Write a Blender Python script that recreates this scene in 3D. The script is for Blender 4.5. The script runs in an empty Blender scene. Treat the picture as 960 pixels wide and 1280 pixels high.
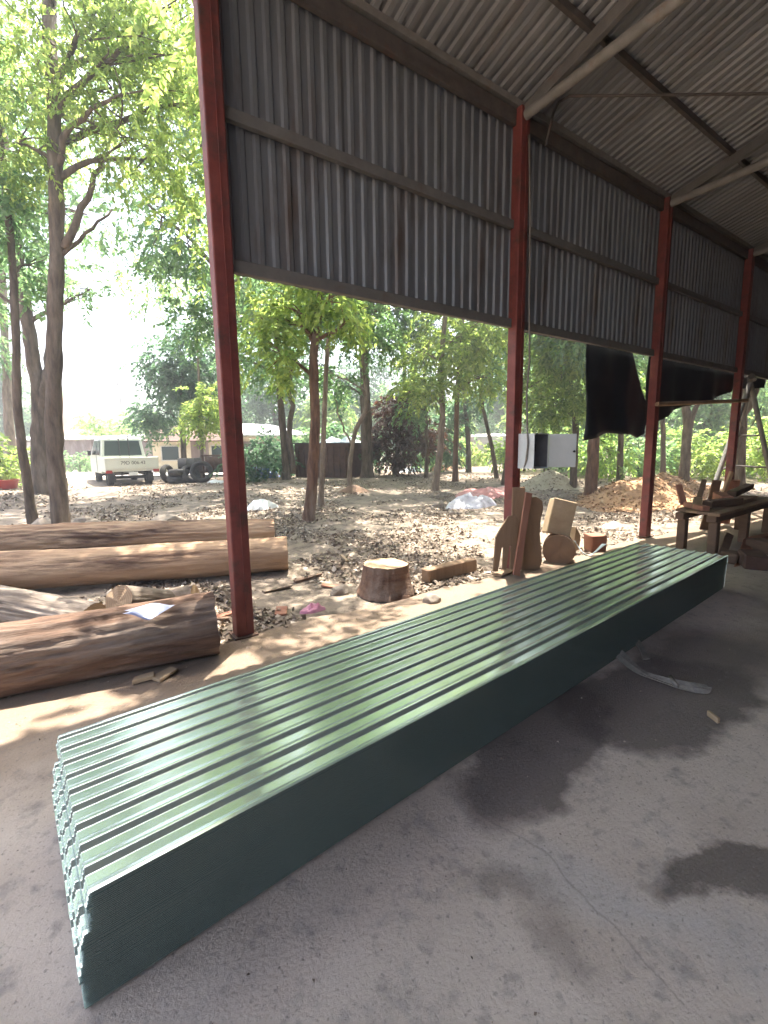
import bpy, bmesh, math, random
import numpy as np
from mathutils import Vector, Matrix, noise

random.seed(7)
rng = np.random.default_rng(7)
SC = bpy.context.scene
COL = SC.collection
R = math.radians

# ------------------------------------------------------------------ camera
CAM_H, FPX = 1.6, 575.0
HEAD, PITCH, ROLL = R(55.3), math.atan(83 / 575.0), R(0.8)
Fv = Vector((math.cos(HEAD) * math.cos(PITCH), math.sin(HEAD) * math.cos(PITCH), -math.sin(PITCH)))
Rv = Vector((math.sin(HEAD), -math.cos(HEAD), 0))
Uv = Rv.cross(Fv)
RR = Rv * math.cos(ROLL) - Uv * math.sin(ROLL)
UU = Uv * math.cos(ROLL) + Rv * math.sin(ROLL)
cd = bpy.data.cameras.new('camera')
cam = bpy.data.objects.new('camera', cd)
COL.objects.link(cam)
cam.matrix_world = Matrix(((RR.x, UU.x, -Fv.x, 0), (RR.y, UU.y, -Fv.y, 0), (RR.z, UU.z, -Fv.z, CAM_H), (0, 0, 0, 1)))
cd.sensor_fit = 'HORIZONTAL'
cd.sensor_width = 36
cd.lens = FPX / 960 * 36
cd.clip_start = 0.05
cd.clip_end = 2000
SC.camera = cam

# ------------------------------------------------------------------ light
SUN_AZ, SUN_EL = R(45.0), R(71.5)          # azimuth counted from +X towards +Y
w = bpy.data.worlds.new('World')
SC.world = w
w.use_nodes = True
nt = w.node_tree
sky = nt.nodes.new('ShaderNodeTexSky')
sky.sky_type = 'NISHITA'
sky.sun_disc = False
sky.sun_elevation = SUN_EL
sky.sun_rotation = math.pi / 2 - SUN_AZ
sky.air_density = 1.0
sky.dust_density = 4.0
sky.ozone_density = 1.0
bg = nt.nodes['Background']
bg.inputs['Strength'].default_value = 0.15
nt.links.new(sky.outputs['Color'], bg.inputs['Color'])
sl = bpy.data.lights.new('sun', 'SUN')
sl.energy = 5.0
sl.angle = R(0.55)
sl.color = (1.0, 0.94, 0.85)
so = bpy.data.objects.new('sun', sl)
COL.objects.link(so)
sd = Vector((math.cos(SUN_AZ) * math.cos(SUN_EL), math.sin(SUN_AZ) * math.cos(SUN_EL), math.sin(SUN_EL)))
so.rotation_euler = sd.to_track_quat('Z', 'Y').to_euler()
so.location = sd * 40
SC.view_settings.view_transform = 'Standard'
SC.view_settings.look = 'None'
SC.view_settings.exposure = 2.35
SC.view_settings.gamma = 1.0
SC.view_settings.use_curve_mapping = False
SC.render.engine = 'CYCLES'
SC.cycles.use_denoising = True
try:
    SC.cycles.denoiser = 'OPENIMAGEDENOISE'
except Exception:
    pass
SC.cycles.use_adaptive_sampling = True
SC.cycles.adaptive_threshold = .03
SC.cycles.max_bounces = 6
SC.cycles.diffuse_bounces = 4
SC.cycles.glossy_bounces = 3
SC.cycles.transmission_bounces = 4
SC.cycles.transparent_max_bounces = 4
SC.cycles.sample_clamp_indirect = 6
SC.cycles.caustics_reflective = False
SC.cycles.caustics_refractive = False

# ------------------------------------------------------------------ placing
CAM = Vector((0, 0, CAM_H))
HV = Vector((math.cos(HEAD), math.sin(HEAD), 0))


def ray(px, py):
    return RR * (px - 480) - UU * (py - 640) + Fv * FPX


def P(px, py, depth):
    d = ray(px, py)
    return CAM + d * (depth / d.dot(HV))


def onY(px, py, Y):
    d = ray(px, py)
    return CAM + d * (Y / d.y)


def onZ(px, py, Z):
    d = ray(px, py)
    return CAM + d * ((Z - CAM_H) / d.z)


def sstep(a, b, t):
    t = max(0.0, min(1.0, (t - a) / (b - a)))
    return t * t * (3 - 2 * t)


def gz(x, y):
    """height of the yard"""
    d = y - 3.75
    if d < 0:
        return -0.07
    base = -0.035 + 0.335 * sstep(0.5, 12, d + 0.12 * max(0, x - 8))
    k = sstep(0.2, 2.0, d)
    far = 1 - sstep(30, 60, math.hypot(x, y))
    b = noise.noise(Vector((x * .45, y * .45, 3.1))) * .07 + noise.noise(Vector((x * 1.7, y * 1.7, 8.1))) * .03
    b += noise.noise(Vector((x * 5, y * 5, 1.1))) * .012
    return base + b * k * far


def G(px, py):
    """point of the yard seen at a pixel"""
    d = ray(px, py)
    p0 = None
    t = 0.002
    while t < 0.2:
        p = CAM + d * t
        g = gz(p.x, p.y) if p.y > 3.75 else 0
        if p.z <= g:
            return Vector((p.x, p.y, g))
        t *= 1.004
    return CAM + d * t


def ground(p, dz=0.0):
    return Vector((p.x, p.y, gz(p.x, p.y) + dz))


# ------------------------------------------------------------------ materials
def mat(name, c1, c2=None, scale=6.0, rough=0.8, bump=0.0, bscale=None, stretch=(1, 1, 1), metallic=0.0, detail=6,
        spot=None, sscale=2.0, samt=(.52, .66), spec=0.4, island=0.0, obj=0.0, coat=0.0, coord='Object'):
    m = bpy.data.materials.new(name)
    m.use_nodes = True
    n, l = m.node_tree.nodes, m.node_tree.links
    b = n['Principled BSDF']
    b.inputs['Roughness'].default_value = rough
    b.inputs['Metallic'].default_value = metallic
    b.inputs['Specular IOR Level'].default_value = spec
    if coat:
        b.inputs['Coat Weight'].default_value = coat
        b.inputs['Coat Roughness'].default_value = 0.12
    tc = n.new('ShaderNodeTexCoord')
    mp = n.new('ShaderNodeMapping')
    mp.inputs['Scale'].default_value = stretch
    l.new(tc.outputs[coord], mp.inputs['Vector'])
    out = None
    if c2 is not None:
        t = n.new('ShaderNodeTexNoise')
        t.inputs['Scale'].default_value = scale
        t.inputs['Detail'].default_value = detail
        t.inputs['Roughness'].default_value = .65
        l.new(mp.outputs[0], t.inputs['Vector'])
        r = n.new('ShaderNodeValToRGB')
        r.color_ramp.elements[0].position = .32
        r.color_ramp.elements[1].position = .68
        r.color_ramp.elements[0].color = (*c1, 1)
        r.color_ramp.elements[1].color = (*c2, 1)
        l.new(t.outputs['Fac'], r.inputs['Fac'])
        out = r.outputs['Color']
    else:
        rgb = n.new('ShaderNodeRGB')
        rgb.outputs[0].default_value = (*c1, 1)
        out = rgb.outputs[0]
    if spot is not None:
        t2 = n.new('ShaderNodeTexNoise')
        t2.inputs['Scale'].default_value = sscale
        t2.inputs['Detail'].default_value = 8
        t2.inputs['Roughness'].default_value = .7
        l.new(mp.outputs[0], t2.inputs['Vector'])
        r2 = n.new('ShaderNodeMapRange')
        r2.inputs[1].default_value = samt[0]
        r2.inputs[2].default_value = samt[1]
        l.new(t2.outputs['Fac'], r2.inputs[0])
        mx = n.new('ShaderNodeMix')
        mx.data_type = 'RGBA'
        l.new(r2.outputs[0], mx.inputs[0])
        l.new(out, mx.inputs[6])
        mx.inputs[7].default_value = (*spot, 1)
        out = mx.outputs[2]
    if island or obj:
        if island:
            g = n.new('ShaderNodeNewGeometry')
            src = g.outputs['Random Per Island']
            amt = island
        else:
            g = n.new('ShaderNodeObjectInfo')
            src = g.outputs['Random']
            amt = obj
        mr = n.new('ShaderNodeMapRange')
        mr.inputs[3].default_value = 1 - amt
        mr.inputs[4].default_value = 1 + amt
        l.new(src, mr.inputs[0])
        hs = n.new('ShaderNodeHueSaturation')
        l.new(mr.outputs[0], hs.inputs['Value'])
        l.new(out, hs.inputs['Color'])
        out = hs.outputs['Color']
    l.new(out, b.inputs['Base Color'])
    if bump:
        t3 = n.new('ShaderNodeTexNoise')
        t3.inputs['Scale'].default_value = bscale or scale * 3
        t3.inputs['Detail'].default_value = 8
        t3.inputs['Roughness'].default_value = .7
        l.new(mp.outputs[0], t3.inputs['Vector'])
        bp = n.new('ShaderNodeBump')
        bp.inputs['Strength'].default_value = bump
        bp.inputs['Distance'].default_value = .02
        l.new(t3.outputs['Fac'], bp.inputs['Height'])
        l.new(bp.outputs[0], b.inputs['Normal'])
    return m


def leafmat(name, c, t, amount=.5, rough=.45, vary=.35):
    m = bpy.data.materials.new(name)
    m.use_nodes = True
    n, l = m.node_tree.nodes, m.node_tree.links
    b = n['Principled BSDF']
    b.inputs['Roughness'].default_value = rough
    b.inputs['Specular IOR Level'].default_value = .35
    tr = n.new('ShaderNodeBsdfTranslucent')
    mx = n.new('ShaderNodeMixShader')
    mx.inputs[0].default_value = amount
    g = n.new('ShaderNodeNewGeometry')
    for col, tgt in ((c, b.inputs['Base Color']), (t, tr.inputs['Color'])):
        hs = n.new('ShaderNodeHueSaturation')
        hs.inputs['Color'].default_value = (*col, 1)
        v = n.new('ShaderNodeMapRange')
        v.inputs[3].default_value = 1 - vary
        v.inputs[4].default_value = 1 + vary
        l.new(g.outputs['Random Per Island'], v.inputs[0])
        l.new(v.outputs[0], hs.inputs['Value'])
        h = n.new('ShaderNodeMapRange')
        h.inputs[3].default_value = .525
        h.inputs[4].default_value = .475
        l.new(g.outputs['Random Per Island'], h.inputs[0])
        l.new(h.outputs[0], hs.inputs['Hue'])
        l.new(hs.outputs[0], tgt)
    l.new(b.outputs[0], mx.inputs[1])
    l.new(tr.outputs[0], mx.inputs[2])
    l.new(mx.outputs[0], n['Material Output'].inputs['Surface'])
    return m


def ramp_island(m, stops):
    """colour by random island"""
    n, l = m.node_tree.nodes, m.node_tree.links
    g = n.new('ShaderNodeNewGeometry')
    r = n.new('ShaderNodeValToRGB')
    r.color_ramp.interpolation = 'CONSTANT'
    while len(r.color_ramp.elements) < len(stops):
        r.color_ramp.elements.new(.5)
    for e, (p, c) in zip(r.color_ramp.elements, stops):
        e.position = p
        e.color = (*c, 1)
    l.new(g.outputs['Random Per Island'], r.inputs['Fac'])
    l.new(r.outputs['Color'], n['Principled BSDF'].inputs['Base Color'])


M = {}
M['beam_grey'] = mat('beam_grey', (.12, .113, .103), (.17, .16, .145), 6, .6, .05, spot=(.13, .085, .06), sscale=4, samt=(.55, .75))
M['red_steel'] = mat('red_steel', (.145, .034, .028), (.21, .056, .042), 7, .55, .08, spot=(.085, .04, .03), sscale=4, samt=(.52, .66))
M['steel_dark'] = mat('steel_dark', (.07, .062, .055), (.12, .1, .085), 9, .6, .05, spot=(.13, .06, .035), sscale=4, samt=(.55, .75))
M['steel_pale'] = mat('steel_pale', (.18, .17, .152), (.26, .245, .22), 8, .55, .05, spot=(.2, .1, .06), sscale=5, samt=(.58, .8))
M['wall_metal'] = mat('wall_metal', (.162, .17, .178), (.215, .222, .23), 3, .5, .03, stretch=(1, 1, .18), metallic=.25, spot=(.12, .09, .07), sscale=2.6, samt=(.52, .72), obj=.09)
M['roof_metal'] = mat('roof_metal', (.215, .22, .222), (.262, .266, .266), 2, .5, .03, stretch=(1, .15, 1), metallic=.2, spot=(.15, .11, .08), sscale=1.8, samt=(.53, .75), obj=.1)
M['green_sheet'] = mat('green_sheet', (.46, .57, .51), (.52, .63, .56), 2.2, .24, .006, bscale=30, stretch=(.3, 1, 1), metallic=.7, spec=1.0, spot=(.57, .64, .61), sscale=1.3, samt=(.5, .9), coat=1.0)
M['green_sheet'].node_tree.nodes['Principled BSDF'].inputs['Coat IOR'].default_value = 2.3
M['green_sheet'].node_tree.nodes['Principled BSDF'].inputs['Coat Roughness'].default_value = .1
M['sheet_cut'] = mat('sheet_cut', (.7, .74, .75), (.8, .82, .83), 20, .5)
M['bark'] = mat('bark', (.04, .028, .02), (.18, .135, .1), 9, .95, 1.0, 22, stretch=(1, 1, .22), spot=(.24, .2, .16), sscale=2.5, samt=(.55, .75))
M['bark_pale'] = mat('bark_pale', (.1, .072, .05), (.3, .235, .175), 9, .95, .8, 22, stretch=(1, 1, .25), spot=(.1, .07, .05), sscale=3, samt=(.55, .75))
M['bark_red'] = mat('bark_red', (.06, .03, .02), (.22, .125, .08), 9, .95, 1.0, 22, stretch=(1, 1, .22), spot=(.26, .21, .17), sscale=2, samt=(.52, .7))
M['log_brown'] = mat('log_brown', (.045, .027, .019), (.2, .12, .08), 11, .95, 1.0, 26, stretch=(.12, 1, 1), spot=(.3, .24, .19), sscale=2.4, samt=(.5, .68))
M['log_tan'] = mat('log_tan', (.27, .15, .085), (.48, .335, .21), 4, .9, .7, 16, stretch=(.12, 1, 1), spot=(.1, .055, .035), sscale=3.4, samt=(.52, .64))
M['log_grey'] = mat('log_grey', (.11, .085, .066), (.33, .275, .22), 5, .95, 1.0, 18, stretch=(.08, 1, 1), spot=(.08, .058, .043), sscale=4, samt=(.5, .64))


def ringmat(name, c1, c2):
    m = bpy.data.materials.new(name)
    m.use_nodes = True
    n, l = m.node_tree.nodes, m.node_tree.links
    b = n['Principled BSDF']
    b.inputs['Roughness'].default_value = .9
    tc = n.new('ShaderNodeTexCoord')
    wv = n.new('ShaderNodeTexWave')
    wv.wave_type = 'RINGS'
    wv.rings_direction = 'X'
    wv.inputs['Scale'].default_value = 16
    wv.inputs['Distortion'].default_value = 3.5
    wv.inputs['Detail'].default_value = 3
    l.new(tc.outputs['Object'], wv.inputs['Vector'])
    t = n.new('ShaderNodeTexNoise')
    t.inputs['Scale'].default_value = 7
    t.inputs['Detail'].default_value = 6
    l.new(tc.outputs['Object'], t.inputs['Vector'])
    r = n.new('ShaderNodeMix')
    r.data_type = 'RGBA'
    r.inputs[6].default_value = (*c1, 1)
    r.inputs[7].default_value = (*c2, 1)
    ad = n.new('ShaderNodeMath')
    ad.operation = 'MULTIPLY_ADD'
    ad.inputs[1].default_value = .35
    l.new(wv.outputs['Fac'], ad.inputs[0])
    mr = n.new('ShaderNodeMath')
    mr.operation = 'MULTIPLY'
    mr.inputs[1].default_value = .9
    l.new(t.outputs['Fac'], mr.inputs[0])
    l.new(mr.outputs[0], ad.inputs[2])
    l.new(ad.outputs[0], r.inputs[0])
    l.new(r.outputs[2], b.inputs['Base Color'])
    bp = n.new('ShaderNodeBump')
    bp.inputs['Strength'].default_value = .4
    bp.inputs['Distance'].default_value = .01
    l.new(ad.outputs[0], bp.inputs['Height'])
    l.new(bp.outputs[0], b.inputs['Normal'])
    return m


M['cut'] = ringmat('cut', (.2, .12, .07), (.46, .33, .2))
M['cut_dark'] = ringmat('cut_dark', (.1, .06, .04), (.27, .17, .1))
M['timber'] = mat('timber', (.2, .125, .073), (.33, .22, .135), 5, .85, .25, 30, stretch=(1, 1, .12), spot=(.2, .11, .06), sscale=3, samt=(.55, .75), obj=.12)
M['timber_dark'] = mat('timber_dark', (.12, .075, .05), (.22, .14, .09), 5, .9, .3, 30, stretch=(.3, .3, 1), obj=.15)
M['timber_red'] = mat('timber_red', (.24, .1, .065), (.36, .18, .11), 5, .85, .25, 30, stretch=(1, 1, .15))
M['timber_pale'] = mat('timber_pale', (.32, .225, .135), (.44, .325, .2), 5, .85, .2, 30, stretch=(.2, 1, 1), obj=.1)
M['cabinet'] = mat('cabinet', (.5, .53, .51), (.58, .6, .58), 4, .45, .02, spot=(.45, .42, .36), sscale=5, samt=(.6, .85))
M['black'] = mat('black', (.012, .012, .013), (.03, .03, .03), 8, .5)
M['cavity_shade'] = mat('cavity_shade', (.1, .1, .105), (.14, .14, .145), 8, .6)  # dark tone that paints the shade inside the open cabinet
M['rubber'] = mat('rubber', (.025, .024, .023), (.06, .055, .05), 12, .85, .2)
M['tarp_black'] = mat('tarp_black', (.01, .011, .013), (.022, .023, .026), 4, .5, .1, 40, spec=.3)
M['tarp_pink'] = mat('tarp_pink', (.42, .16, .15), (.55, .25, .22), 3, .6, .1, 20, spot=(.6, .42, .38), sscale=3)
M['tarp_grey'] = mat('tarp_grey', (.42, .42, .46), (.58, .57, .6), 3, .55, .1, 20, spot=(.3, .29, .31), sscale=4)
M['tarp_blue'] = mat('tarp_blue', (.03, .09, .24), (.06, .16, .36), 3, .5, .1, 20, spot=(.3, .2, .18), sscale=3)
M['plastic_white'] = mat('plastic_white', (.68, .68, .66), (.8, .79, .76), 5, .5, .1, 14)
M['plastic_pink'] = mat('plastic_pink', (.5, .18, .28), (.64, .32, .4), 8, .45, .1, 14)
M['paper'] = mat('paper', (.4, .43, .58), (.46, .49, .64), 10, .7)
M['strap'] = mat('strap', (.16, .14, .12), (.26, .235, .2), 25, .85, .3, 60)
M['truck_paint'] = mat('truck_paint', (.56, .58, .5), (.64, .65, .57), 3, .42, spot=(.42, .4, .34), sscale=3, samt=(.58, .85))
M['glass_dark'] = mat('glass_dark', (.03, .045, .045), None, rough=.12, spec=.6)
M['light_red'] = mat('light_red', (.32, .03, .025), None, rough=.3)
M['print_black'] = mat('print_black', (.03, .03, .03), None, rough=.6)
M['concrete_wall'] = mat('concrete_wall', (.42, .4, .37), (.55, .52, .48), 2, .9, .15, spot=(.3, .28, .25), sscale=1.4)
M['cream_wall'] = mat('cream_wall', (.5, .42, .3), (.62, .54, .4), 2, .9, .1, spot=(.4, .3, .2), sscale=1.5)
M['brown_wall'] = mat('brown_wall', (.12, .085, .075), (.22, .17, .15), 3, .85, .1, stretch=(1, 1, .3), spot=(.3, .26, .24), sscale=1.2)
M['rust'] = mat('rust', (.07, .04, .03), (.15, .085, .06), 4, .85, .2, spot=(.05, .035, .03), sscale=2)
M['brick'] = mat('brick', (.4, .2, .13), (.48, .27, .18), 6, .9, .2)
M['roof_far'] = mat('roof_far', (.5, .5, .5), (.64, .63, .62), 2, .5, stretch=(1, 1, 1), metallic=.2, spot=(.4, .34, .28), sscale=1.3)
M['plaster_blue'] = mat('plaster_blue', (.45, .55, .6), (.6, .68, .7), 2, .6)
M['stone'] = mat('stone', (.17, .14, .11), (.29, .245, .2), 7, .95, .4, 20, obj=.15)
M['sawdust'] = mat('sawdust', (.3, .165, .085), (.52, .33, .18), 5, 1, .8, 30, spot=(.22, .13, .08), sscale=2.5)
M['sand'] = mat('sand', (.34, .3, .22), (.48, .43, .33), 4, 1, .6, 25, spot=(.27, .24, .17), sscale=2)
M['earth_red'] = mat('earth_red', (.36, .22, .14), (.48, .32, .21), .5, 1, .3, 2, spot=(.2, .2, .09), sscale=.3)
M['pole'] = mat('pole', (.38, .36, .33), (.46, .44, .4), 4, .9)
M['leaf_fresh'] = leafmat('leaf_fresh', (.105, .165, .045), (.46, .6, .15), .62)
M['leaf_mid'] = leafmat('leaf_mid', (.075, .13, .06), (.27, .45, .18), .6)
M['leaf_dark'] = leafmat('leaf_dark', (.048, .09, .05), (.15, .29, .14), .54)
M['leaf_rust'] = leafmat('leaf_rust', (.06, .035, .022), (.12, .06, .03), .4)
M['leaf_hedge'] = leafmat('leaf_hedge', (.09, .15, .045), (.36, .54, .13), .6)

m = mat('chips', (.4, .3, .2), None, rough=.95)
ramp_island(m, [(0, (.27, .21, .155)), (.22, (.16, .118, .085)), (.42, (.38, .315, .245)), (.58, (.22, .172, .13)), (.75, (.09, .068, .052)), (.9, (.5, .43, .35))])
M['chips'] = m
m = mat('shavings', (.4, .3, .2), None, rough=.95)
ramp_island(m, [(0, (.4, .24, .13)), (.3, (.28, .16, .085)), (.55, (.5, .33, .19)), (.75, (.2, .11, .06)), (.9, (.58, .42, .27))])
M['shavings'] = m

# ---- yard soil: brown dirt with litter mottling
m = mat('soil', (.175, .138, .104), (.32, .258, .195), 2.2, 1, 1.0, 18, spot=(.12, .095, .072), sscale=5, samt=(.5, .62))
M['soil'] = m
M['road'] = mat('road', (.46, .42, .36), (.56, .52, .46), 1.5, .95, .2)

# ---- concrete floor: worn slab, dirt towards the yard, oil stains, cracks
m = mat('floor_concrete', (.45, .362, .29), (.61, .508, .42), 1.1, .88, .5, 55, spot=(.31, .265, .23), sscale=5, samt=(.54, .7), spec=.3)
n, l = m.node_tree.nodes, m.node_tree.links
b = n['Principled BSDF']
src = b.inputs['Base Color'].links[0].from_socket
tc = n.new('ShaderNodeTexCoord')
wob = n.new('ShaderNodeTexNoise')
wob.inputs['Scale'].default_value = 2.6
wob.inputs['Detail'].default_value = 10
wob.inputs['Roughness'].default_value = .6
l.new(tc.outputs['Object'], wob.inputs['Vector'])


def vmath(op, a, bb):
    v = n.new('ShaderNodeVectorMath')
    v.operation = op
    for i, q in enumerate((a, bb)):
        if hasattr(q, 'is_linked'):
            l.new(q, v.inputs[i])
        else:
            v.inputs[i].default_value = q
    return v.outputs[0]


def smath(op, a, bb, clamp=False):
    v = n.new('ShaderNodeMath')
    v.operation = op
    v.use_clamp = clamp
    for i, q in enumerate((a, bb)):
        if hasattr(q, 'is_linked'):
            l.new(q, v.inputs[i])
        else:
            v.inputs[i].default_value = q
    return v.outputs[0]


def mixc(f, a, col):
    x = n.new('ShaderNodeMix')
    x.data_type = 'RGBA'
    l.new(f, x.inputs[0])
    l.new(a, x.inputs[6])
    x.inputs[7].default_value = (*col, 1)
    return x.outputs[2]


wv = vmath('SCALE', vmath('SUBTRACT', wob.outputs['Color'], (.5, .5, .5)), (0, 0, 0))
wv.node.inputs['Scale'].default_value = .55
warped = vmath('ADD', tc.outputs['Object'], wv)


def ell(cx, cy, rx, ry, ang, soft=.25):
    mp = n.new('ShaderNodeMapping')
    mp.vector_type = 'TEXTURE'
    mp.inputs['Location'].default_value = (cx, cy, 0)
    mp.inputs['Rotation'].default_value = (0, 0, ang)
    mp.inputs['Scale'].default_value = (rx, ry, 1000)
    l.new(warped, mp.inputs['Vector'])
    ln = n.new('ShaderNodeVectorMath')
    ln.operation = 'LENGTH'
    l.new(mp.outputs[0], ln.inputs[0])
    mr = n.new('ShaderNodeMapRange')
    mr.inputs[1].default_value = 1 + soft * .5
    mr.inputs[2].default_value = 1 - soft
    l.new(ln.outputs['Value'], mr.inputs[0])
    return mr.outputs[0]


def seg(x0, y0, x1, y1, wd):
    """a crack: thin warped line"""
    L = math.hypot(x1 - x0, y1 - y0)
    mp = n.new('ShaderNodeMapping')
    mp.vector_type = 'TEXTURE'
    mp.inputs['Location'].default_value = ((x0 + x1) / 2, (y0 + y1) / 2, 0)
    mp.inputs['Rotation'].default_value = (0, 0, math.atan2(y1 - y0, x1 - x0))
    mp.inputs['Scale'].default_value = (L / 2, wd, 1000)
    w2 = vmath('SCALE', vmath('SUBTRACT', wob.outputs['Color'], (.5, .5, .5)), (0, 0, 0))
    w2.node.inputs['Scale'].default_value = .13
    l.new(vmath('ADD', tc.outputs['Object'], w2), mp.inputs['Vector'])
    sx = n.new('ShaderNodeSeparateXYZ')
    l.new(mp.outputs[0], sx.inputs[0])
    ax = smath('LESS_THAN', smath('ABSOLUTE', sx.outputs[0], 0), 1)
    ay = smath('SUBTRACT', 1.0, smath('ABSOLUTE', sx.outputs[1], 0), True)
    return smath('MULTIPLY', ax, ay)


c = src
# broad pale worn streaks
c = mixc(smath('MULTIPLY', ell(1.5, .62, .6, .12, R(-62), .9), .45), c, (.42, .4, .38))
c = mixc(smath('MULTIPLY', ell(.2, 1.0, .8, .5, R(20), .9), .25), c, (.36, .33, .3))
# dark wet/oil stains
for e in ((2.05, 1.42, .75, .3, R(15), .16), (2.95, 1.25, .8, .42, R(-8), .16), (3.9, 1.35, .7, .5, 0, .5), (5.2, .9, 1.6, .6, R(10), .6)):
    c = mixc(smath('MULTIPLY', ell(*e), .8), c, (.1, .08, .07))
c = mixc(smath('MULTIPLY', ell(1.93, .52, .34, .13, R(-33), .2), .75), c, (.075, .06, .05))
c = mixc(smath('MULTIPLY', ell(1.22, .93, .17, .09, R(-60), .6), .45), c, (.11, .085, .07))
c = mixc(smath('MULTIPLY', ell(1.17, .7, .12, .08, R(20), .6), .4), c, (.12, .09, .075))
c = mixc(smath('MULTIPLY', ell(10.5, .2, 4.3, 3.6, 0, .5), .75), c, (.12, .092, .076))  # dirty floor, darkened further to deepen the shade at the far end
# cracks
for s in ((1.36, 1.36, 1.41, .93, .008), (1.41, .93, 1.33, .42, .006)):
    c = mixc(smath('MULTIPLY', seg(*s), .4), c, (.14, .12, .105))
# dirt trodden in from the yard
sx = n.new('ShaderNodeSeparateXYZ')
l.new(warped, sx.inputs[0])
mr = n.new('ShaderNodeMapRange')
mr.inputs[1].default_value = 2.35
mr.inputs[2].default_value = 3.2
l.new(sx.outputs[1], mr.inputs[0])
c = mixc(smath('MULTIPLY', mr.outputs[0], .9), c, (.2, .14, .092))
# grit: fine speckle and pits
for sc_, lo_, hi_, col_, am_ in ((90, .58, .72, (.55, .48, .42), .18), (60, .6, .72, (.13, .11, .1), .6), (14, .58, .7, (.2, .17, .15), .45)):
    gt = n.new('ShaderNodeTexNoise')
    gt.inputs['Scale'].default_value = sc_
    gt.inputs['Detail'].default_value = 4
    l.new(tc.outputs['Object'], gt.inputs['Vector'])
    gm = n.new('ShaderNodeMapRange')
    gm.inputs[1].default_value = lo_
    gm.inputs[2].default_value = hi_
    l.new(gt.outputs['Fac'], gm.inputs[0])
    c = mixc(smath('MULTIPLY', gm.outputs[0], am_), c, col_)
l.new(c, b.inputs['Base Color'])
M['floor_concrete'] = m


# ------------------------------------------------------------------ mesh building
class MB:
    def __init__(self):
        self.v, self.f, self.mi = [], [], []

    def add(self, vs, fs, mi=0):
        k = len(self.v)
        self.v += [Vector(q) for q in vs]
        self.f += [tuple(i + k for i in f) for f in fs]
        self.mi += [mi] * len(fs)
        return self

    def box(self, c, s, rot=None, mi=0):
        c = Vector(c)
        vs = []
        for z in (-.5, .5):
            for x, y in ((-.5, -.5), (.5, -.5), (.5, .5), (-.5, .5)):
                q = Vector((x * s[0], y * s[1], z * s[2]))
                vs.append(c + (rot @ q if rot else q))
        return self.add(vs, [(3, 2, 1, 0), (4, 5, 6, 7), (0, 1, 5, 4), (1, 2, 6, 5), (2, 3, 7, 6), (3, 0, 4, 7)], mi)

    def bar(self, a, b, wd, ht, mi=0, up=Vector((0, 0, 1))):
        a, b = Vector(a), Vector(b)
        d = b - a
        x = d.normalized()
        y = up.cross(x)
        if y.length < 1e-4:
            y = Vector((0, 1, 0))
        y.normalize()
        z = x.cross(y)
        return self.box((a + b) / 2, (d.length, wd, ht), Matrix((x, y, z)).transposed(), mi)

    def tube(self, pts, rad, nseg=10, caps=True, mi=0, wob=0.0, seed=0.0):
        pts = [Vector(p) for p in pts]
        if not hasattr(rad, '__len__'):
            rad = [rad] * len(pts)
        vs, fs = [], []
        ref = Vector((1, .01, .02))
        if abs((pts[-1] - pts[0]).normalized().dot(ref)) > .9:
            ref = Vector((.02, .01, 1))
        for i, p in enumerate(pts):
            t = (pts[min(i + 1, len(pts) - 1)] - pts[max(i - 1, 0)]).normalized()
            y = ref.cross(t).normalized()
            x = t.cross(y)
            for k in range(nseg):
                a = 2 * math.pi * k / nseg
                r = rad[i]
                if wob:
                    r *= 1 + wob * noise.noise(Vector((math.cos(a) * 1.3 + seed, math.sin(a) * 1.3, i * .2 + seed))) + wob * noise.noise(Vector((math.cos(a) * 4.5 + seed, math.sin(a) * 4.5, i * .3 + seed)))
                vs.append(p + (x * math.cos(a) + y * math.sin(a)) * r)
        for i in range(len(pts) - 1):
            for k in range(nseg):
                q = (k + 1) % nseg
                fs.append((i * nseg + k, i * nseg + q, (i + 1) * nseg + q, (i + 1) * nseg + k))
        if caps:
            fs.append(tuple(reversed(range(nseg))))
            fs.append(tuple(range((len(pts) - 1) * nseg, len(pts) * nseg)))
        return self.add(vs, fs, mi)

    def prism(self, poly, axis, h, mi=0):
        """poly: list of points (3d, planar) extruded by vector axis*h"""
        a = Vector(axis) * h
        k = len(poly)
        vs = [Vector(p) for p in poly] + [Vector(p) + a for p in poly]
        fs = [tuple(reversed(range(k))), tuple(range(k, 2 * k))]
        for i in range(k):
            j = (i + 1) % k
            fs.append((i, j, j + k, i + k))
        return self.add(vs, fs, mi)

    def grid(self, nx, ny, fn, thick=0.0, mi=0):
        vs = [Vector(fn(i / nx, j / ny)) for j in range(ny + 1) for i in range(nx + 1)]
        W = nx + 1
        fs = [(j * W + i, j * W + i + 1, (j + 1) * W + i + 1, (j + 1) * W + i) for j in range(ny) for i in range(nx)]
        return self.add(vs, fs, mi)


WM = {}


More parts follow.
